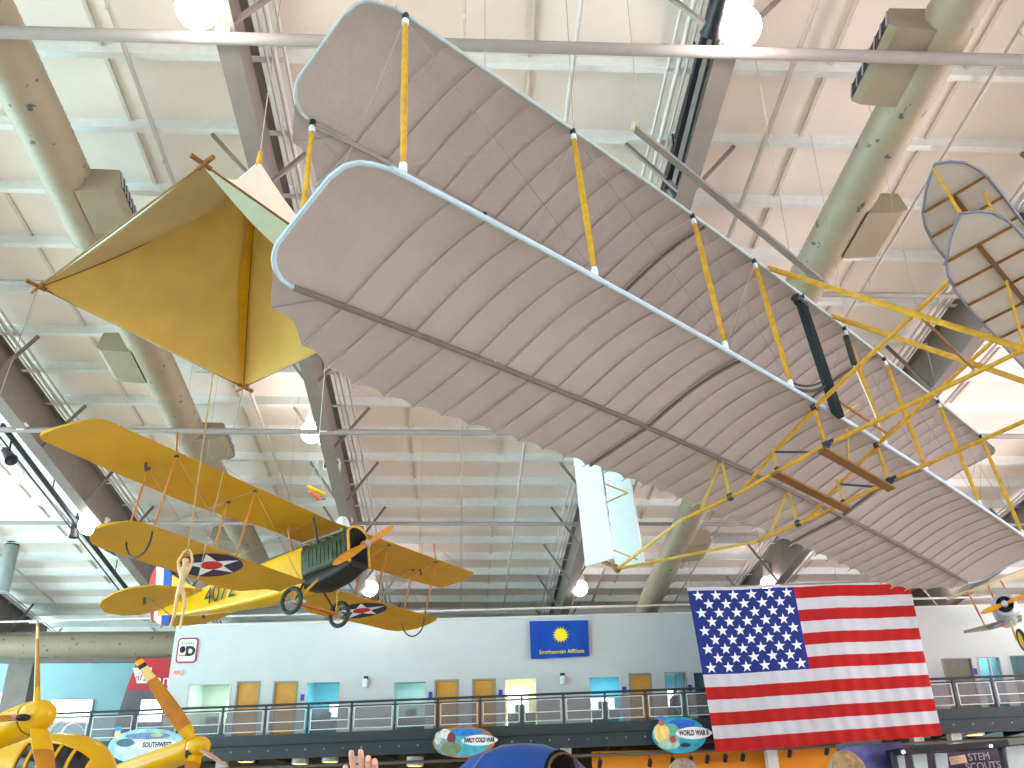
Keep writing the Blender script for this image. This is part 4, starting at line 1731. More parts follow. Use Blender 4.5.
# ------------------------------------------------------------------ flag, banner, poster, signs
FY = 31.0
fTL, fTR, fBR, fBL = [atW(a, b, DO + .6) for a, b in ((687.5, 591), (908.5, 583), (942.5, 735.5), (716, 752.5))]
froot = empty('striped_flag', (fTL + fTR) / 2)
tag(froot, 'huge red and white striped flag with fifty white stars on blue, hung before the gallery', 'flag')
fo = froot.location.copy()
fred = mat('flag_red', (184, 24, 26), .85, noise=.03, transl=.2)
fwhite = mat('flag_white', (206, 206, 216), .85, noise=.02, transl=.2)
fblue = mat('flag_blue', (34, 50, 132), .85, noise=.03, transl=.15)


def flagp(u, v, off=0.0):
    p = fTL.lerp(fTR, u).lerp(fBL.lerp(fBR, u), v)
    r = .035 * math.sin(u * 95 + 2 * math.sin(v * 3)) * (.35 + .65 * v) + .05 * math.sin(u * 21 + v * 2.2) + .03 * math.sin(u * 8 + v * 5)
    p.z -= .05 * math.sin(PI * u * 2.5) * (1 - v) * .4
    return p + V3((0, -1, 0)) * (r * .8 + off) - fo


CU, CV = .486, 7 / 13


def fm(i, j):
    u, v = (j + .5) / 130, (i + .5) / 65
    if u < CU and v < CV:
        return 2
    return 0 if int(v * 13) % 2 == 0 else 1


m = MB()
m.grid(lambda u, v: flagp(v, u), 65, 130, mfn=fm)
fl_ = m.build('flag_cloth', [fred, fwhite, fblue], froot, ang=80)
m = MB()
for row in range(9):
    cnt = 6 if row % 2 == 0 else 5
    for c in range(cnt):
        cu = CU * ((c + .5) / 6 if cnt == 6 else (c + 1) / 6) + .002
        cv = CV * (row + .62) / 9.3
        W_ = (fTR - fTL).length
        H_ = (fBL - fTL).length
        sz = .195
        ring = []
        for i in range(10):
            t = PI / 2 + 2 * PI * i / 10 
            rr = sz if i % 2 == 0 else sz * .4
            ring.append((cu + math.cos(t) * rr / W_, cv - math.sin(t) * rr / H_))
        vs = [flagp(cu, cv, .03)] + [flagp(a, b, .03) for a, b in ring]
        m.add(vs, [(0, 1 + i, 1 + (i + 1) % 10) for i in range(10)])
m.build('stars', whitep, fl_)
m = MB()
m.grid(lambda u, v: flagp(v, -.022 * u, .01), 1, 80)
m.build('white_header', fwhite, froot)
m = MB()
m.tube([flagp(-.01, -.02), flagp(1.01, -.02)], .03, 8)
m.build('hanging_pole', wire_m, froot)
for u in (.02, .35, .68, .98):
    p = flagp(u, -.02)
    m = MB()
    m.tube([p, V3((p.x, p.y, ceil_z(p.y + fo.y) - .3 - fo.z))], .008, 5)
    m.build('hanging_cord', wire_m, froot)

# blue banner with yellow sun
bTL, bTR, bBR, bBL = atW(529.5, 621.5, .1), atW(588, 620.5, .1), atW(589.5, 656.5, .1), atW(531, 659.5, .1)
br = empty('banner', (bTL + bTR) / 2)
tag(br, 'blue banner with a yellow rayed sun on the white gallery wall', 'banner')
bo = br.location.copy()
ban = mat('banner_blue', (10, 70, 176), .7, noise=.04)
bany = mat('banner_yellow', (255, 240, 10), .6, noise=.0)


def banp(u, v, off=0.0):
    p = bTL.lerp(bTR, u).lerp(bBL.lerp(bBR, u), v)
    return p + wn * (.03 * math.sin(u * 17 + v) * (.3 + v) + .05 + off) - bo


m = MB()
m.slab(lambda u, v: (banp(v, u), banp(v, u, .012)), 14, 50)
bc = m.build('banner_cloth', ban, br)
bw, bh = (bTR - bTL).length, (bBL - bTL).length
m = MB()
ring = []
for i in range(32):
    t = 2 * PI * i / 32 + PI / 2
    rr = .31 if i % 2 == 0 else .2
    ring.append((.525 + math.cos(t) * rr / bw, .39 - math.sin(t) * rr / bh))
m.add([banp(.525, .39, .03)] + [banp(a, b, .03) for a, b in ring], [(0, 1 + i, 1 + (i + 1) % 32) for i in range(32)])
m.build('sun_emblem', bany, bc)
m = MB()
text_mesh('Smithsonian Affiliate', .2, frame_from(banp(.53, .85, .1), wx + V3((0, 0, .012)), (0, 0, 1)), m, ext=.004)
m.build('lettering', bany, bc)

# framed poster near the left end of the wall
pp = atW(187.5, 650.5)
pT = frame_from(pp + wn * .01, wx, (0, 0, 1))


def rrect(w, h, r, n=6):
    out = []
    for cx, cy, a0 in ((w / 2 - r, h / 2 - r, 0), (-w / 2 + r, h / 2 - r, 90), (-w / 2 + r, -h / 2 + r, 180), (w / 2 - r, -h / 2 + r, 270)):
        for i in range(n + 1):
            t = math.radians(a0 + 90 * i / n)
            out.append((cx + r * math.cos(t), cy + r * math.sin(t)))
    return out


po = empty('wall_poster', pp)
tag(po, 'rounded white poster with maroon border at the white wall left end', 'poster')


def pl(x, y, z):
    return pT @ V3((x, y, z)) - pp


m = MB()
m.prism([pl(x, y, 0) for x, y in rrect(.78, .92, .14)], wn * .03)
m.build('border', mat('maroon_border', (168, 44, 84), .5), po, smooth=False)
m = MB()
m.prism([pl(x, y, .031) for x, y in rrect(.66, .80, .09)], wn * .006)
m.build('white_field', whitep, po, smooth=False)
pM = Matrix.Translation(-pp) @ pT
m = MB()
text_mesh('Dallas', .2, pM @ Matrix.Translation((.0, .27, .04)), m)
m.build('olive_lettering', mat('olive_letters', (112, 112, 28), .5), po, smooth=False)
m = MB()
text_mesh('D', .46, pM @ Matrix.Translation((.13, -.05, .04)), m, xs=1.05, bold=.03)
m.ball(pl(-.17, .03, .04), (.12, .03, .13), 10)
m.build('black_letter', blackp, po, smooth=False)
m = MB()
st = []
for i in range(10):
    t = PI / 2 + 2 * PI * i / 10
    rr = .1 if i % 2 == 0 else .04
    st.append((.13 + rr * math.cos(t), -.05 + rr * math.sin(t)))
m.add([pl(.13, -.05, .055)] + [pl(x, y, .055) for x, y in st], [(0, 1 + i, 1 + (i + 1) % 10) for i in range(10)])
m.build('white_star', whitep, po, smooth=False)
m = MB()
m.prism([pl(-.28, -.22, .04), pl(-.02, -.22, .04), pl(-.05, -.15, .04), pl(-.28, -.15, .04)], wn * .004)
m.build('orange_stripe', mat('poster_orange', (240, 130, 40), .5), po, smooth=False)
p = atW(178, 673)
er = empty('exit_light', p)
tag(er, 'small red glowing light on the white wall below the rounded poster', 'light')
MB().box(wn * .05, (.3, .08, .2)).build('housing', whitep, er, smooth=False)
MB().box(wn * .1, (.26, .03, .14)).build('red_lens', mat('red_glow', (255, 90, 80), .4, noise=0, emit=1.6), er, smooth=False)


# oval exhibit signs hanging from the deck edge
def oval_sign(px, py, w, h, label, txt, board, bits, tx=.17, ty=.0, pw=None):
    p = atW(px, py, DO + .25)
    root = empty('oval_sign', p)
    tag(root, label, 'sign', 'oval exhibit signs on the deck edge')
    M = frame_from((0, 0, 0), wx, (0, 0, 1))
    m = MB()
    n = 36
    m.prism([M @ V3((w / 2 * math.cos(2 * PI * i / n), h / 2 * math.sin(2 * PI * i / n), 0)) for i in range(n)], wn * .05)
    m.build('board', board, root, smooth=False)
    pw = pw or w * .58
    m = MB()
    pts = []
    for i in range(24):
        t = 2 * PI * i / 24
        c, s = math.cos(t), math.sin(t)
        pts.append(M @ V3((tx * w + pw / 2 * math.copysign(abs(c) ** 1.0, c), ty * h + .17 * h * math.copysign(abs(s) ** 1.3, s), .056)))
    m.prism(pts, wn * .015)
    m.build('name_plate', whitep, root, smooth=False)
    m = MB()
    text_mesh(txt, h * .2, M @ Matrix.Translation((tx * w, ty * h, .075)), m, xs=.6 if len(txt) > 11 else .75, bold=.008)
    m.build('lettering', blackp, root, smooth=False)
    for k, (bx, by, bw_, bh_, rgb) in enumerate(bits):
        m = MB()
        m.prism([M @ V3((bx * w + bw_ * w * math.cos(2 * PI * i / 14), by * h + bh_ * h * math.sin(2 * PI * i / 14), .05)) for i in range(14)], wn * (.004 + .002 * k))
        m.build('picture_patch', mat('sign_%d_%d_%d' % rgb, rgb, .5, noise=.15, nscale=5), root, smooth=False)
    for s in (-.3, .3):
        m = MB()
        m.bar(M @ V3((s * w, 0, -.02)), M @ V3((s * w, .1, -.3)), .04)
        m.build('bracket', blackm, root, smooth=False)


oval_sign(464, 742, 2.05, .98, 'oval sign with portrait and red rim on the deck edge left of the blue dome', 'EARLY COLD WAR', mat('sign_board_tan', (176, 120, 90), .5, noise=.2, nscale=3),
          [(-.02, -.02, .44, .42, (70, 180, 200)), (.0, .3, .3, .12, (40, 130, 210)), (-.30, .02, .17, .42, (140, 160, 170)), (-.3, .26, .09, .16, (230, 230, 235)), (-.2, .12, .07, .2, (120, 60, 70)), (-.2, -.2, .17, .2, (120, 140, 100)), (-.42, .12, .05, .2, (200, 220, 210))], .25, .04, 1.22)
oval_sign(679, 735, 1.75, 1.12, 'oval blue sign with a pilot in a yellow jacket beside the striped flag', 'WORLD WAR II', mat('sign_board_teal', (40, 160, 190), .5, noise=.2, nscale=3),
          [(.06, .3, .26, .12, (20, 100, 210)), (-.16, .02, .2, .3, (90, 180, 160)), (-.32, .05, .15, .28, (236, 208, 120)), (-.31, .34, .055, .09, (190, 110, 90)), (-.3, .46, .09, .06, (60, 120, 200)), (-.2, -.25, .2, .14, (170, 200, 190)), (-.12, -.12, .06, .1, (190, 60, 60)), (.1, -.28, .1, .06, (30, 60, 70))], .27, .04, 1.2)
oval_sign(147, 746, 2.6, 1.1, 'oval pale blue sign behind the yellow propeller aircraft', 'SOUTHWEST', mat('sign_board_pale', (150, 200, 214), .5, noise=.2, nscale=3),
          [(.0, .28, .3, .1, (110, 130, 170)), (-.1, -.1, .3, .3, (190, 214, 224)), (-.28, .1, .12, .12, (60, 100, 120)), (.12, .3, .08, .06, (180, 190, 120)), (-.4, .35, .04, .14, (230, 190, 150)), (-.4, .5, .05, .07, (50, 140, 220))], .14, .02)
# long bare angle-iron bar hung above the grey wing
a, b = atD(634, 128, 12.6), atD(826, 286, 13.6)
hb = empty('hanging_bar', a)
tag(hb, 'long bare grey steel bar hanging above the upper grey wing', 'bar')
m = MB()
m.bar((0, 0, 0), b - a, .10, .03)
m.bar((0, 0, .04), b - a + V3((0, 0, .04)), .03, .09)
m.build('angle_iron', rafter_m, hb, smooth=False)
for t in (.03, .8):
    m = MB()
    p = (b - a) * t
    m.tube([p, V3((p.x, p.y, ceil_z(p.y + a.y) - .3 - a.z))], .004, 5)
    m.build('suspension_cord', wire_m, hb)
m = MB()
m.tube([(-.02, 0, -.04), (0, 0, .09)], .03, 8)
m.build('end_shackle', linen, hb)
# ------------------------------------------------------------------ yellow twin-propeller aircraft, lower left
def yl(p):
    return p


ta = empty('twin_propeller_aircraft', atD(90, 760, 11.8))
tag(ta, 'glossy yellow twin propeller aircraft with wooden blades at the lower left', 'airplane')
to = ta.location.copy()


def tw(px, py, d):
    return atD(px, py, d) - to


def nacelle(tip, back, r, name='engine_nacelle'):
    d = (tip - back)
    Ln = d.length
    T = axis_frame(back, d)
    prof = [(0, 0), (r * .9, .02), (r * 1.0, Ln * .3), (r * 1.02, Ln - r * 1.9), (r * .98, Ln - r * 1.75)]
    m = MB()
    m.lathe(prof, 28, T)
    n = m.build(name, yel_gloss, ta, ang=50)
    m = MB()
    m.lathe([(r * .9, Ln - r * 1.78), (r * .96, Ln - r * 1.7), (r * .93, Ln - r * 1.2), (r * .82, Ln - r * .7), (r * .6, Ln - r * .28), (r * .3, Ln - r * .06), (0, Ln)], 28, T)
    sp = m.build('spinner', yel_gloss, n, ang=60)
    return n, T, Ln


wood_b = mat('red_brown_prop_wood', (186, 122, 26), .35, noise=.1, nscale=5)
creamb = mat('cream_prop_band', (232, 206, 132), .4, noise=.04)
navyb = mat('navy_prop_band', (30, 30, 60), .4, noise=0)
redb = mat('red_prop_tip', (170, 50, 20), .4, noise=.02)


def blade(parent, root, tip, axis, w, mts, cuts, twist=.5):
    """propeller blade from root to tip, split in coloured bands by cuts"""
    d = tip - root
    L_ = d.length
    d = d.normalized()
    cv0 = axis.cross(d).normalized()
    cv = (cv0 * math.cos(twist) + axis * math.sin(twist)).normalized()
    nv = d.cross(cv).normalized()
    first = None
    for k, mt in enumerate(mts):
        t0, t1 = cuts[k], cuts[k + 1]
        m = MB()

        def fn(u, v):
            t = t0 + (t1 - t0) * u
            c = w * (.55 + .45 * math.sin(PI * min(1, t * 1.15 + .05))) * (1 if t < .95 else max(.45, 1 - (t - .95) * 9))
            if t < .14:
                c = w * (.42 + t * 1.2)
            th = .035 * (1 - .8 * t) * (1 - (2 * v - 1) ** 2) + .003
            p = root + d * (t * L_) + cv * (c * (v - .5))
            return p - nv * th, p + nv * th
        m.slab(fn, 10, 8)
        o = m.build('propeller_blade' if k == 0 else 'tip_band', mt, parent)
        if first is None:
            first = o
    return first


# right nacelle
n1, T1, L1 = nacelle(tw(207.5, 744, 13.9), tw(110, 778, 14.9), .175)
ax1 = (T1.to_3x3() @ V3((0, 0, 1))).normalized()
h1 = T1 @ V3((0, 0, L1 - .22))
blade(ta, h1, tw(137, 658, 14.2), ax1, .25, [yel_gloss, wood_b, creamb, navyb, yel_gloss, redb], [0.1, .22, .76, .89, .93, .975, 1.0], -.25)
blade(ta, h1, tw(227.5, 766.5, 13.2), ax1, .16, [mat('pink_gray_blade', (196, 150, 130), .4, noise=.05)], [.1, 1.0], .9)
blade(ta, h1, tw(183, 800, 13.2), ax1, .22, [yel_gloss, wood_b], [.1, .3, 1.0], .7)
m = MB()
m.ball(T1 @ V3((-.0, -.14, L1 - .25)), (.08, .05, .09), 10)
m.build('blade_socket', blackp, n1)
# left nacelle (nearer)
n2, T2, L2 = nacelle(tw(51, 711, 9.3), tw(-70, 758, 10.1), .172)
ax2 = (T2.to_3x3() @ V3((0, 0, 1))).normalized()
h2 = T2 @ V3((0, 0, L2 - .22))
blade(ta, h2, tw(37.5, 620, 9.5), ax2, .10, [yel_gloss, wood_b, creamb, wood_b], [.15, .3, .8, .93, 1.0], 1.15)
blade(ta, h2, tw(52, 800, 8.8), ax2, .21, [yel_gloss, wood_b], [.12, .42, 1.0], .15)
blade(ta, h2, tw(-60, 722, 8.9), ax2, .12, [mat('pink_gray_blade', (196, 150, 130)), wood_b], [.12, .3, 1.0], 1.0)
m = MB()
m.ball(tw(23, 717.5, 9.2), (.075, .05, .035), 12)
m.build('blade_socket', blackp, n2)
# fuselage: body of revolution along +x with a humped roof and a latticed glass nose
nose = tw(114, 743, 11.6)
tail = tw(-120, 764, 12.6)
d = (nose - tail).normalized()
up_ = V3((0, 0, 1))
sd = d.cross(up_).normalized()
up_ = sd.cross(d)
Lf = (nose - tail).length
SEC = [(0, .42, .42), (.35, .5, .48), (.62, .54, .52), (.78, .55, .54), (.88, .52, .52), (.94, .44, .46), (.975, .3, .34), (.993, .14, .17), (1.0, .01, .01)]


def fusp(t, a, k=1.0):
    w, h = interp(t, [(x, y) for x, y, z in SEC]), interp(t, [(x, z) for x, y, z in SEC])
    c = tail + d * (Lf * t) - up_ * (.42 + .10 * max(0, t - .8) / .2)
    return c + sd * (k * w * math.cos(a)) + up_ * (k * h * math.sin(a) * (1.12 if math.sin(a) > 0 else 1))


m = MB()
ts = [0, .2, .4, .55, .65, .72, .78, .83, .87, .9, .93, .95, .97, .985, .993, 1.0]
m.grid(lambda u, v: fusp(ts[int(round(u * 15))], 2 * PI * v), 15, 40)
fus2 = m.build('fuselage', yel_gloss, ta, ang=60)
glz = mat('dark_nose_glass', (18, 18, 28), .12, noise=0, spec=.6)
m = MB()
m.grid(lambda u, v: fusp(.74 + .23 * u, math.radians(-75 + 125 * v), 1.012), 10, 16)
gl = m.build('nose_glazing', glz, fus2, ang=60)
m = MB()
for k in range(6):
    t = .74 + .23 * k / 5
    m.tube([fusp(t, math.radians(-75 + 125 * i / 16), 1.025) for i in range(17)], .022, 6)
for k in range(4):
    a = math.radians(-75 + 125 * k / 3)
    m.tube([fusp(.74 + .23 * i / 10, a, 1.025) for i in range(11)], .022, 6)
m.build('glazing_bars', yel_gloss, gl)
# wing joining the nacelles through the fuselage
wa, wb = tw(-20, 765, 9.7), tw(135, 770, 14.6)
wdir = (wb - wa)
m = MB()


def wfn(u, v):
    t = -.15 + 1.3 * u
    p = wa + wdir * t
    vv = v
    th = .18 * math.sqrt(vv) * (1 - vv) * 1.6 + .01
    x = .35 - 1.9 * vv
    q = p + d * x - V3((0, 0, .12))
    return q - V3((0, 0, th * .4)), q + V3((0, 0, th * .6))


m.slab(wfn, 10, 14)
m.build('wing', yel_gloss, ta)
# cockpit canopy
cg = mat('canopy_glass', (170, 205, 225), .08, noise=0, alpha=.55, spec=.6)
cc = tw(61, 741, 12.6)
m = MB()
m.ball((0, 0, 0), (.34, .26, .24), 20)
for i, v in enumerate(m.v):
    q = cc + d * v[0] + sd * v[1] + up_ * v[2]
    m.v[i] = tuple(q)
can = m.build('canopy', cg, ta)
m = MB()
for x in (-.2, 0, .18):
    s = math.sqrt(1 - (x / .34) ** 2)
    m.tube([cc + d * x + sd * (.265 * s * math.cos(PI * i / 12)) + up_ * (.245 * s * math.sin(PI * i / 12)) for i in range(13)], .018, 6)
m.build('canopy_frame', mat('canopy_frame_white', (220, 226, 232), .4), can)
m = MB()
m.prism([cc + d * -.1 + up_ * .05 + sd * .3, cc + d * -.02 + up_ * .05 + sd * .3, cc + d * -.03 + up_ * .24 + sd * .3, cc + d * -.07 + up_ * .26 + sd * .3], sd * .03)
m.build('antenna_fin', yel_gloss, ta, smooth=False)
# three-leg stand below the frame carries it
for q in (tw(0, 800, 10.3), tw(110, 800, 13.6), tw(-80, 800, 12.6)):
    m = MB()
    m.tube([V3((q.x, q.y, max(q.z, wa.z - .1))), V3((q.x, q.y, FLOOR - to.z))], .06, 10)
    m.build('stand_leg', blackm, ta)

# ------------------------------------------------------------------ small silver-nosed biplane at the right edge
sroot_p = atD(1004.5, 604, 28.5)
fdir = V3((-.50, -.86, -.05)).normalized()
wing_d = (atD(946, 597, 30.5) - atD(1024, 568, 28.0)).normalized()
wing_d = (wing_d - fdir * wing_d.dot(fdir)).normalized()
zdir = wing_d.cross(fdir)
if zdir.z < 0:
    zdir = -zdir
SM = Matrix((fdir, wing_d, zdir)).transposed().to_4x4()
SM.translation = sroot_p
sb = empty('scout_biplane', M=SM)
tag(sb, 'small scout biplane with silver round cowling at the right edge', 'airplane')
SMi = SM.inverted()


def sp_(px, py, x):
    """local point on the plane at forward offset x seen through a photo point"""
    r = SMi.to_3x3() @ ray(px, py)
    c = SMi @ CAM
    t = (x - c.x) / r.x
    return c + r * t


m = MB()
T = axis_frame((-.42, 0, 0), (1, 0, 0))
m.lathe([(.24, .36), (.27, .39), (.33, .36), (.365, .28), (.375, .15), (.38, -.35), (.36, -.4)], 32, T)
cw = m.build('cowling', silver, sb, ang=50)
m = MB()
m.lathe([(0, .1), (.35, .1), (.35, .05), (0, .05)], 24, T)
for k in range(9):
    t = 2 * PI * k / 9
    m.tube([T @ V3((.1 * math.cos(t), .1 * math.sin(t), .2)), T @ V3((.3 * math.cos(t), .3 * math.sin(t), .2))], .05, 8)
m.build('rotary_engine', blackm, cw)
h = sp_(1004.5, 604, .12)
pt_ = (sp_(1024, 596, .12) - h).normalized()
ps_ = V3((1, 0, 0)).cross(pt_)
m = MB()
prop_blade(m, V3((.08, 0, 0)), pt_, ps_, V3((1, 0, 0)), .72, .13)
prop_blade(m, V3((.08, 0, 0)), -pt_, -ps_, V3((1, 0, 0)), .72, .13)
m.build('propeller', propwood, sb)
m = MB()
m.lathe([(0, .1), (.08, .09), (.1, 0), (.1, -.1)], 14, axis_frame((.08, 0, 0), (1, 0, 0)))
m.build('hub', silver, sb)
m = loft([(-.75, .37, -.37, .37), (-1.6, .4, -.4, .4), (-3, .34, -.35, .4), (-5, .08, -.05, .25)], 24, 2.6)
m.build('fuselage', silver, sb)
U0, U1 = sp_(1030, 567, -.7), sp_(946, 598, -.9)
L0, L1_ = sp_(1022, 616, -.9), sp_(963.5, 631.5, -1.0)
for nm, a, b, mt in (('upper_wing', U0, U1, linen), ('lower_wing', L0, L1_, mat('gray_linen', (150, 140, 120), .8, noise=.05))):
    e = (b - a)
    full0 = a if nm == 'lower_wing' else a - e * 1.2
    m = MB()

    def fn(u, v):
        p = full0.lerp(b, u)
        ch = 1.3 * min(1, (1 - u) * 2.4 + .06)
        th = .09 * math.sqrt(v) * (1 - v) * 1.5 + .008
        q = p + V3((-ch * v - (1.3 - ch) * .35, 0, .08 * v * (1 - v) * 2))
        return q - V3((0, 0, th * .3)), q + V3((0, 0, th * .7))
    m.slab(fn, 20, 12)
    w_ = m.build(nm, mt, sb)
    if nm == 'lower_wing':
        c = a.lerp(b, .32) + V3((-.68, 0, .02))
        ed = e.normalized()
        for rr, mt2, dz_ in ((.52, mat('roundel_blue', (40, 110, 150), .6), .03), (.34, mat('roundel_pale', (176, 160, 130), .6), .036), (.16, redp, .042)):
            m = MB()
            m.prism([c + ed * (rr * math.cos(2 * PI * i / 24)) + V3((rr * math.sin(2 * PI * i / 24), 0, -dz_)) for i in range(24)], (0, 0, .004))
            m.build('roundel_ring', mt2, w_, smooth=False)
for (a, b) in (((968, 592), (985, 626)), ((988, 585), (1003, 622)), ((1000, 580), (1005, 588))):
    m = MB()
    p, q = sp_(*a, -.95), sp_(*b, -1.0)
    m.tube([p, p.lerp(q, .5), q], [.02, .035, .02], 8)
    m.build('interplane_strut', strutwood, sb)
m = MB()
T = axis_frame(sp_(1022, 640, -.9), (.25, 1, 0))
m.lathe([(.30 + .05 * math.cos(a), .05 * math.sin(a)) for a in [2 * PI * i / 10 for i in range(11)]], 28, T)
wl = m.build('wheel', tire_m, sb)
m = MB()
m.lathe([(0, -.05), (.27, -.02), (.27, .02), (0, .05)], 24, T)
m.build('wheel_disc', mat('yellow_wheel_disc', (236, 190, 30), .4), wl)
m = MB()
wc = sp_(1022, 640, -.9)
m.tube([(-.9, 0, -.4), wc + V3((0, .15, 0))], .03, 8)
m.build('gear_strut', spruce, sb)
sling(sb, SM, [tuple(U0.lerp(U1, .4)), tuple(U0)])

# ------------------------------------------------------------------ lower foreground: dome, booth, people
dp = atD(522, 800, 10.5)
top = atD(520, 742.5, 10.5)
dr = empty('domed_canopy', (dp.x, dp.y, FLOOR))
tag(dr, 'blue domed canopy with a pale curved seam at the bottom of the photo', 'canopy')
Rr = .98
hz = top.z - FLOOR
domeb = mat('dome_blue', (16, 74, 160), .55, noise=.04, nscale=1)
m = MB()
m.lathe([(Rr, hz - .95), (Rr * .995, hz - .85), (Rr * .95, hz - .6), (Rr * .82, hz - .33), (Rr * .6, hz - .13), (Rr * .3, hz - .03), (0, hz)], 40)
dm = m.build('dome', domeb, dr, ang=80)


def domep(az, t):
    prof = [(0, 0), (.03, .3), (.13, .6), (.33, .82), (.6, .95), (.95, 1.0)]
    zz = .95 * t
    r = interp(zz, prof) * Rr + .006
    return V3((r * math.cos(az), r * math.sin(az), hz - zz + .004))


m = MB()
for az in (-.62, 2.4, 1.2, -2.4):
    m.tube([domep(az, i / 30) for i in range(31)], .014, 6)
m.build('seam', mat('dome_seam', (110, 120, 150), .6), dm)
m = MB()
m.lathe([(Rr * .9, 0), (Rr * .9, hz - .94), (0, hz - .94)], 32)
m.build('base_drum', mat('dome_base', (40, 60, 100), .6), dr)

# information booth at the lower right
by = 15.0


def bp(px, py, dy=0.0):
    return at(px, py, by + dy)


o_ = bp(950, 760)
boo = empty('information_booth', (o_.x, by, FLOOR))
tag(boo, 'dark exhibit booth with white hanging panels and purple back wall at the lower right', 'booth')
bo_ = boo.location.copy()
A, B = bp(893, 752.5), bp(1000, 744.5)
m = MB()
m.bar(A - bo_, B - bo_, .5, .09)
m.build('canopy_beam', mat('booth_black', (22, 20, 26), .5, noise=.1), boo, smooth=False)
m = MB()
A, B = bp(1000, 743), bp(1060, 738)
m.bar(A - bo_, B - bo_, .4, .09)
m.build('canopy_beam', mat('booth_gray', (110, 108, 106), .5), boo, smooth=False)
back = mat('booth_purple', (66, 48, 74), .5, noise=.35, nscale=3)
A, B = bp(842, 770, 1.2), bp(1060, 770, 1.2)
ztop = bp(950, 744, 1.2).z
m = MB()
m.box(((A.x + B.x) / 2 - bo_.x, 1.25, (ztop - FLOOR) / 2), (B.x - A.x, .08, ztop - FLOOR))
m.build('back_wall', back, boo, smooth=False)
bluep2 = mat('booth_blue_panel', (90, 90, 160), .4, noise=.35, nscale=2)
A, B = bp(842, 756, .3), bp(902, 750, .3)
m = MB()
m.bar(A - bo_, B - bo_, .05, .24)
m.bar(bp(842, 760, .3) - bo_ - V3((0, 0, .25)), bp(898, 760, .3) - bo_ - V3((0, 0, .25)), .05, .5)
m.build('blue_panel', bluep2, boo, smooth=False)
whp = mat('booth_white_banner', (206, 216, 222), .6, noise=.03)
for q in (((892, 754), (904, 753), (909, 790), (898, 790)), ((912, 752), (926, 751), (931, 790), (919, 790)), ((935, 753), (947, 753), (951, 790), (941, 790)), ((1006, 747), (1034, 744), (1036, 790), (1011, 790))):
    m = MB()
    m.prism([bp(a, b, .1) - bo_ for a, b in q], (0, .04, 0))
    m.build('white_banner', whp, boo, smooth=False)
m = MB()
cpt = bp(979, 757, 1.1) - bo_
text_mesh('STEM', .16, frame_from(cpt, (1, 0, .05), (0, 0, 1)), m)
text_mesh('SCOUTS', .16, frame_from(cpt + V3((.04, 0, -.14)), (1, 0, .05), (0, 0, 1)), m)
m.build('lettering', mat('booth_letters', (170, 165, 180), .5), boo, smooth=False)
m = MB()
m.bar(bp(950, 761, .9) - bo_, bp(966, 758.5, .9) - bo_, .02, .12)
m.build('small_sign', mat('small_sign_peach', (226, 186, 160), .5, noise=.2), boo, smooth=False)
ledm = mat('booth_led', (200, 210, 255), .3, noise=0, emit=8)
for px, py in ((903.5, 752), (991, 746)):
    m = MB()
    m.ball(bp(px, py, -.3) - bo_, .024, 10)
    m.build('spot_lamp', ledm, boo)
m = MB()
A = bp(842, 748.5, .3) - bo_
m.bar(bp(841, 748, .5) - bo_, bp(877, 745, .5) - bo_, .4, .13)
m.build('gray_valance', mat('booth_gray_valance', (74, 84, 84), .6), boo, smooth=False)
for q in (bp(893, 752.5), bp(1000, 744.5), bp(1058, 739)):
    m = MB()
    m.tube([q - bo_, V3((q.x - bo_.x, q.y - bo_.y, 0))], .05, 10)
    m.build('booth_post', blackm, boo)


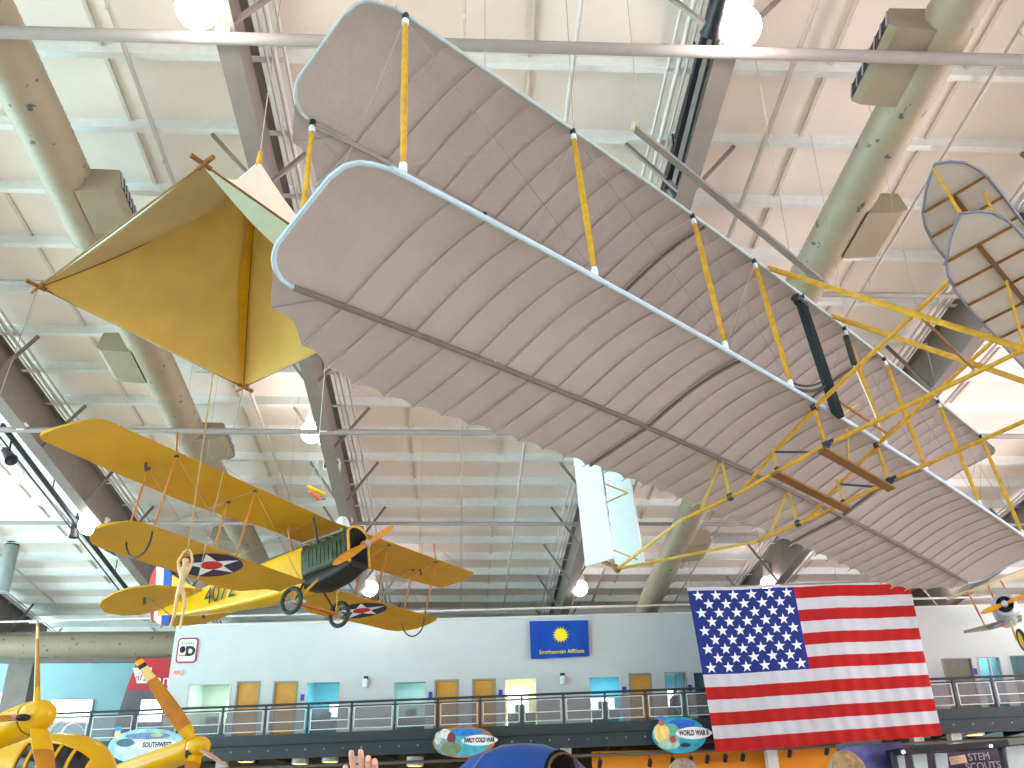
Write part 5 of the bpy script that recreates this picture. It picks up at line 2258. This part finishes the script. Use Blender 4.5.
# people: continuous bodies standing on the floor; the frame shows only heads or a hand
def person(label, headpx, depth, hairc, shirt, hair='short', yaw=0.0, size=1.0, raise_hand=None, dark=False, cat='person', topz=None, foot=FLOOR, band=False):
    top = atD(headpx[0], headpx[1], depth)
    H = (top.z - foot)
    s = H / 1.75
    base = V3((top.x, top.y, foot))
    root = empty('person', base)
    root.rotation_euler = (0, 0, yaw)
    tag(root, label, 'person')
    z = lambda h: h * s
    Jn = [((0, 0, z(.95)), .14 * s), ((0, 0, z(1.15)), .135 * s), ((0, 0, z(1.35)), .15 * s), ((0, .0, z(1.47)), .055 * s), ((0, -.015 * s, z(1.555)), .06 * s)]
    E2 = [(0, 1), (1, 2), (2, 3), (3, 4)]
    for sg in (-1, 1):
        b = len(Jn)
        if raise_hand is not None and sg == raise_hand[0]:
            break_ = True
            w = raise_hand[1]
            sh = V3((sg * .2 * s, 0, z(1.38)))
            el = V3((w.x + sg * .06, w.y + .03, w.z - .30))
            Jn += [(tuple(sh), .06 * s), (tuple(el), .042 * s), (tuple(w), .028 * s)]
        else:
            Jn += [((sg * .2 * s, 0, z(1.38)), .06 * s), ((sg * .25 * s, .02 * s, z(1.1)), .045 * s), ((sg * .25 * s, -.05 * s, z(.85)), .03 * s), ((sg * .25 * s, -.07 * s, z(.74)), .035 * s)]
        E2 += [(2, b)] + [(i, i + 1) for i in range(b, len(Jn) - 1)]
        c = len(Jn)
        Jn += [((sg * .1 * s, 0, z(.86)), .095 * s), ((sg * .11 * s, -.01, z(.48)), .065 * s), ((sg * .11 * s, .02, z(.1)), .045 * s), ((sg * .12 * s, -.13 * s, z(.045)), .042 * s)]
        E2 += [(0, c), (c, c + 1), (c + 1, c + 2), (c + 2, c + 3)]
    body = skin_figure('body', [(V3(p), r) for p, r in Jn], E2, shirt, root)
    # head with nose, ears, chin
    hm = MB()
    hc = V3((0, -.02 * s, z(1.63)))

    def hp(u, v):
        a, t = PI * u, 2 * PI * v
        x, y_, zz = math.sin(a) * math.cos(t), math.sin(a) * math.sin(t), math.cos(a)
        k = 1 - .22 * max(0, -zz) ** 1.5
        p = V3((.076 * x * k, .098 * y_ * k, .118 * zz))
        f = math.exp(-((x / .22) ** 2)) * max(0, -y_)
        p.y -= f * (.022 * math.exp(-((zz + .15) / .16) ** 2) + .008 * math.exp(-((zz + .8) / .2) ** 2))
        for e in (-.36, .36):
            p.y += .008 * math.exp(-(((x - e) / .18) ** 2 + ((zz - .05) / .12) ** 2)) * max(0, -y_)
        return hc + p * s
    hm.grid(hp, 24, 32)
    for sg in (-1, 1):
        hm.ball(hc + V3((sg * .078 * s, .012 * s, -.005 * s)), (.012 * s, .022 * s, .032 * s), 10)
    hd = hm.build('head', skin, root, ang=80)
    em = MB()
    for e in (-.03, .03):
        em.ball(hc + V3((e * s, -.088 * s, .01 * s)), .011 * s, 8)
    em.build('eyes', whitep, hd)
    mm = MB()
    mm.ball(hc + V3((0, -.093 * s, -.058 * s)), (.024 * s, .008 * s, .006 * s), 8)
    mm.build('mouth', mat('lips', (170, 90, 84), .5), hd)
    hr = MB()

    def hairp(u, v):
        a = PI * (.62 if hair == 'short' else .8) * u
        t = 2 * PI * v
        front = max(0, -math.sin(t))
        a2 = a * (1 - .42 * front)
        r = 1.16 + (.025 * math.sin(17 * t + 3 * u) * min(1, 3 * u) if hair != 'short' else .05 * math.sin(11 * t + 9 * u) * min(1, 3 * u))
        drop = 0
        if hair == 'long':
            drop = max(0, u - .6) * .32
        return hc + V3((.08 * math.sin(a2) * math.cos(t) * r * 1.05, .104 * math.sin(a2) * math.sin(t) * r + .006, .118 * math.cos(a2) * r * 1.02 - drop)) * s
    hr.grid(hairp, 14, 36)
    hr.build('hair', hairc, hd, ang=80)
    if band:
        bmn = MB()
        bmn.tube([hc + V3((.094 * math.cos(t), .07, .085 * math.sin(t) + .02)) * s * 1.08 for t in [PI * i / 16 for i in range(17)]], .010, 8)
        bmn.build('headband', mat('brown_band', (96, 70, 40), .5), hd)
    return root


blond = mat('blond_hair', (156, 126, 84), .7, noise=.25, nscale=30)
grayh = mat('gray_hair', (150, 130, 116), .6, noise=.2, nscale=30)
darkh = mat('dark_hair', (24, 17, 15), .95, noise=.2, nscale=30, spec=.1)
cl1 = mat('navy_shirt', (40, 50, 80), .8, noise=.06)
cl2 = mat('gray_shirt', (120, 120, 124), .8, noise=.06)
cl3 = mat('maroon_shirt', (110, 40, 50), .8, noise=.06)
person('person with shoulder length blond hair standing before the purple booth', (845, 754), 4.9, blond, cl1, 'long', PI)
person('person with short gray hair seen below the oval blue sign', (683, 762), 5.0, grayh, cl2, 'short', PI)
person('person with dark hair and a brown headband beside the blue dome', (560, 753), 6.6, darkh, cl3, 'short', PI + .3, band=True)
# visitor raising a hand: open fingers close to the camera
hd_ = 3.1


def hpx(px, py, dd=0.0):
    return atD(px, py, hd_ + dd)


pt0 = hpx(392, 800)
prs = person('person holding up a hand with two fingers raised at the bottom edge', (395, 785), hd_ + .1, darkh, cl2, 'short', 0.0)
wl = hpx(366, 806) - prs.location
hand_j = [(hpx(366, 806), .032), (hpx(364, 790), .036), (hpx(362, 776), .030)]
HJ = [(hpx(367, 830, .02), .028), (hpx(367, 806), .030), (hpx(366, 790), .034), (hpx(364, 778), .030)]
HE = [(0, 1), (1, 2), (2, 3)]


def finger(pts, base, rr=.0125):
    b = len(HJ)
    for k, (px, py, dd) in enumerate(pts):
        HJ.append((hpx(px, py, dd), rr * (1 - .1 * k)))
    HE.append((base, b))
    for k in range(len(pts) - 1):
        HE.append((b + k, b + k + 1))


finger([(354.5, 772, 0), (352.5, 763, 0), (351.5, 756, 0), (351.2, 750, .0)], 3)
finger([(362, 771, 0), (361.5, 761, 0), (360.8, 754, 0), (360.3, 748.5, .0)], 3)
finger([(368.5, 771, 0), (368.5, 761, -.005), (368.2, 757, -.03), (368.0, 763, -.045)], 3)
finger([(375, 773, 0), (375, 764, -.005), (374.5, 760, -.03), (374, 766, -.045)], 2)
finger([(352, 790, -.01), (347.5, 779, -.02), (345.5, 770, -.02), (345, 764.5, -.02)], 2, .013)
arm = [(prs.location + V3((-.2, 0, (hpx(395, 785).z - FLOOR) * .79)), .05), (hpx(372, 870, .06), .042)]
off = len(HJ)
HJ += arm
HE += [(0, off + 1), (off + 1, off)]
HJ = [(p - prs.location, r) for p, r in HJ]
skin_figure('raised_arm_and_hand', HJ, HE, skin, prs, sub=2, root=2)

# standing figure on the gallery in front of the glass door
gp = atW(675, 722, 1.0)
gz = deckz(gp.x)
gtop = atW(674.5, 690.5, 1.0)
sil = mat('dark_blue_clothes', (30, 56, 80), .8, noise=.05)
g = person('person in dark blue clothes standing on the gallery before the glass door', (674.5, 690.5), (gtop - CAM).dot(fwd), darkh, sil, 'short', 0.4, foot=gz)

# ------------------------------------------------------------------ world fill light
w = bpy.data.worlds.new('world')
S.world = w
w.use_nodes = True
nt = w.node_tree
bg = nt.nodes['Background']
tc = nt.nodes.new('ShaderNodeTexCoord')
sx = nt.nodes.new('ShaderNodeSeparateXYZ')
rp = nt.nodes.new('ShaderNodeValToRGB')
mr = nt.nodes.new('ShaderNodeMapRange')
mr.inputs['From Min'].default_value = -1
mr.inputs['From Max'].default_value = 1
nt.links.new(tc.outputs['Generated'], sx.inputs['Vector'])
nt.links.new(sx.outputs['X'], mr.inputs['Value'])
nt.links.new(mr.outputs['Result'], rp.inputs['Fac'])
e = rp.color_ramp.elements
e[0].position = .12
e[0].color = (.48, .76, .82, 1)
e[1].position = .5
e[1].color = (1, .93, .87, 1)
e2 = rp.color_ramp.elements.new(.95)
e2.color = (.54, .51, .53, 1)
nt.links.new(rp.outputs['Color'], bg.inputs['Color'])
# added strong glow below the horizon, entering the open sides to brighten the ceiling
gz_ = nt.nodes.new('ShaderNodeMapRange')
gz_.inputs['From Min'].default_value = -.06
gz_.inputs['From Max'].default_value = .02
gz_.inputs['To Min'].default_value = 15.0
gz_.inputs['To Max'].default_value = 3.3
nt.links.new(sx.outputs['Z'], gz_.inputs['Value'])
nt.links.new(gz_.outputs['Result'], bg.inputs['Strength'])
S.cycles.max_bounces = 8
S.cycles.diffuse_bounces = 5
S.cycles.transparent_max_bounces = 12
S.cycles.sample_clamp_indirect = 8
S.cycles.use_denoising = True
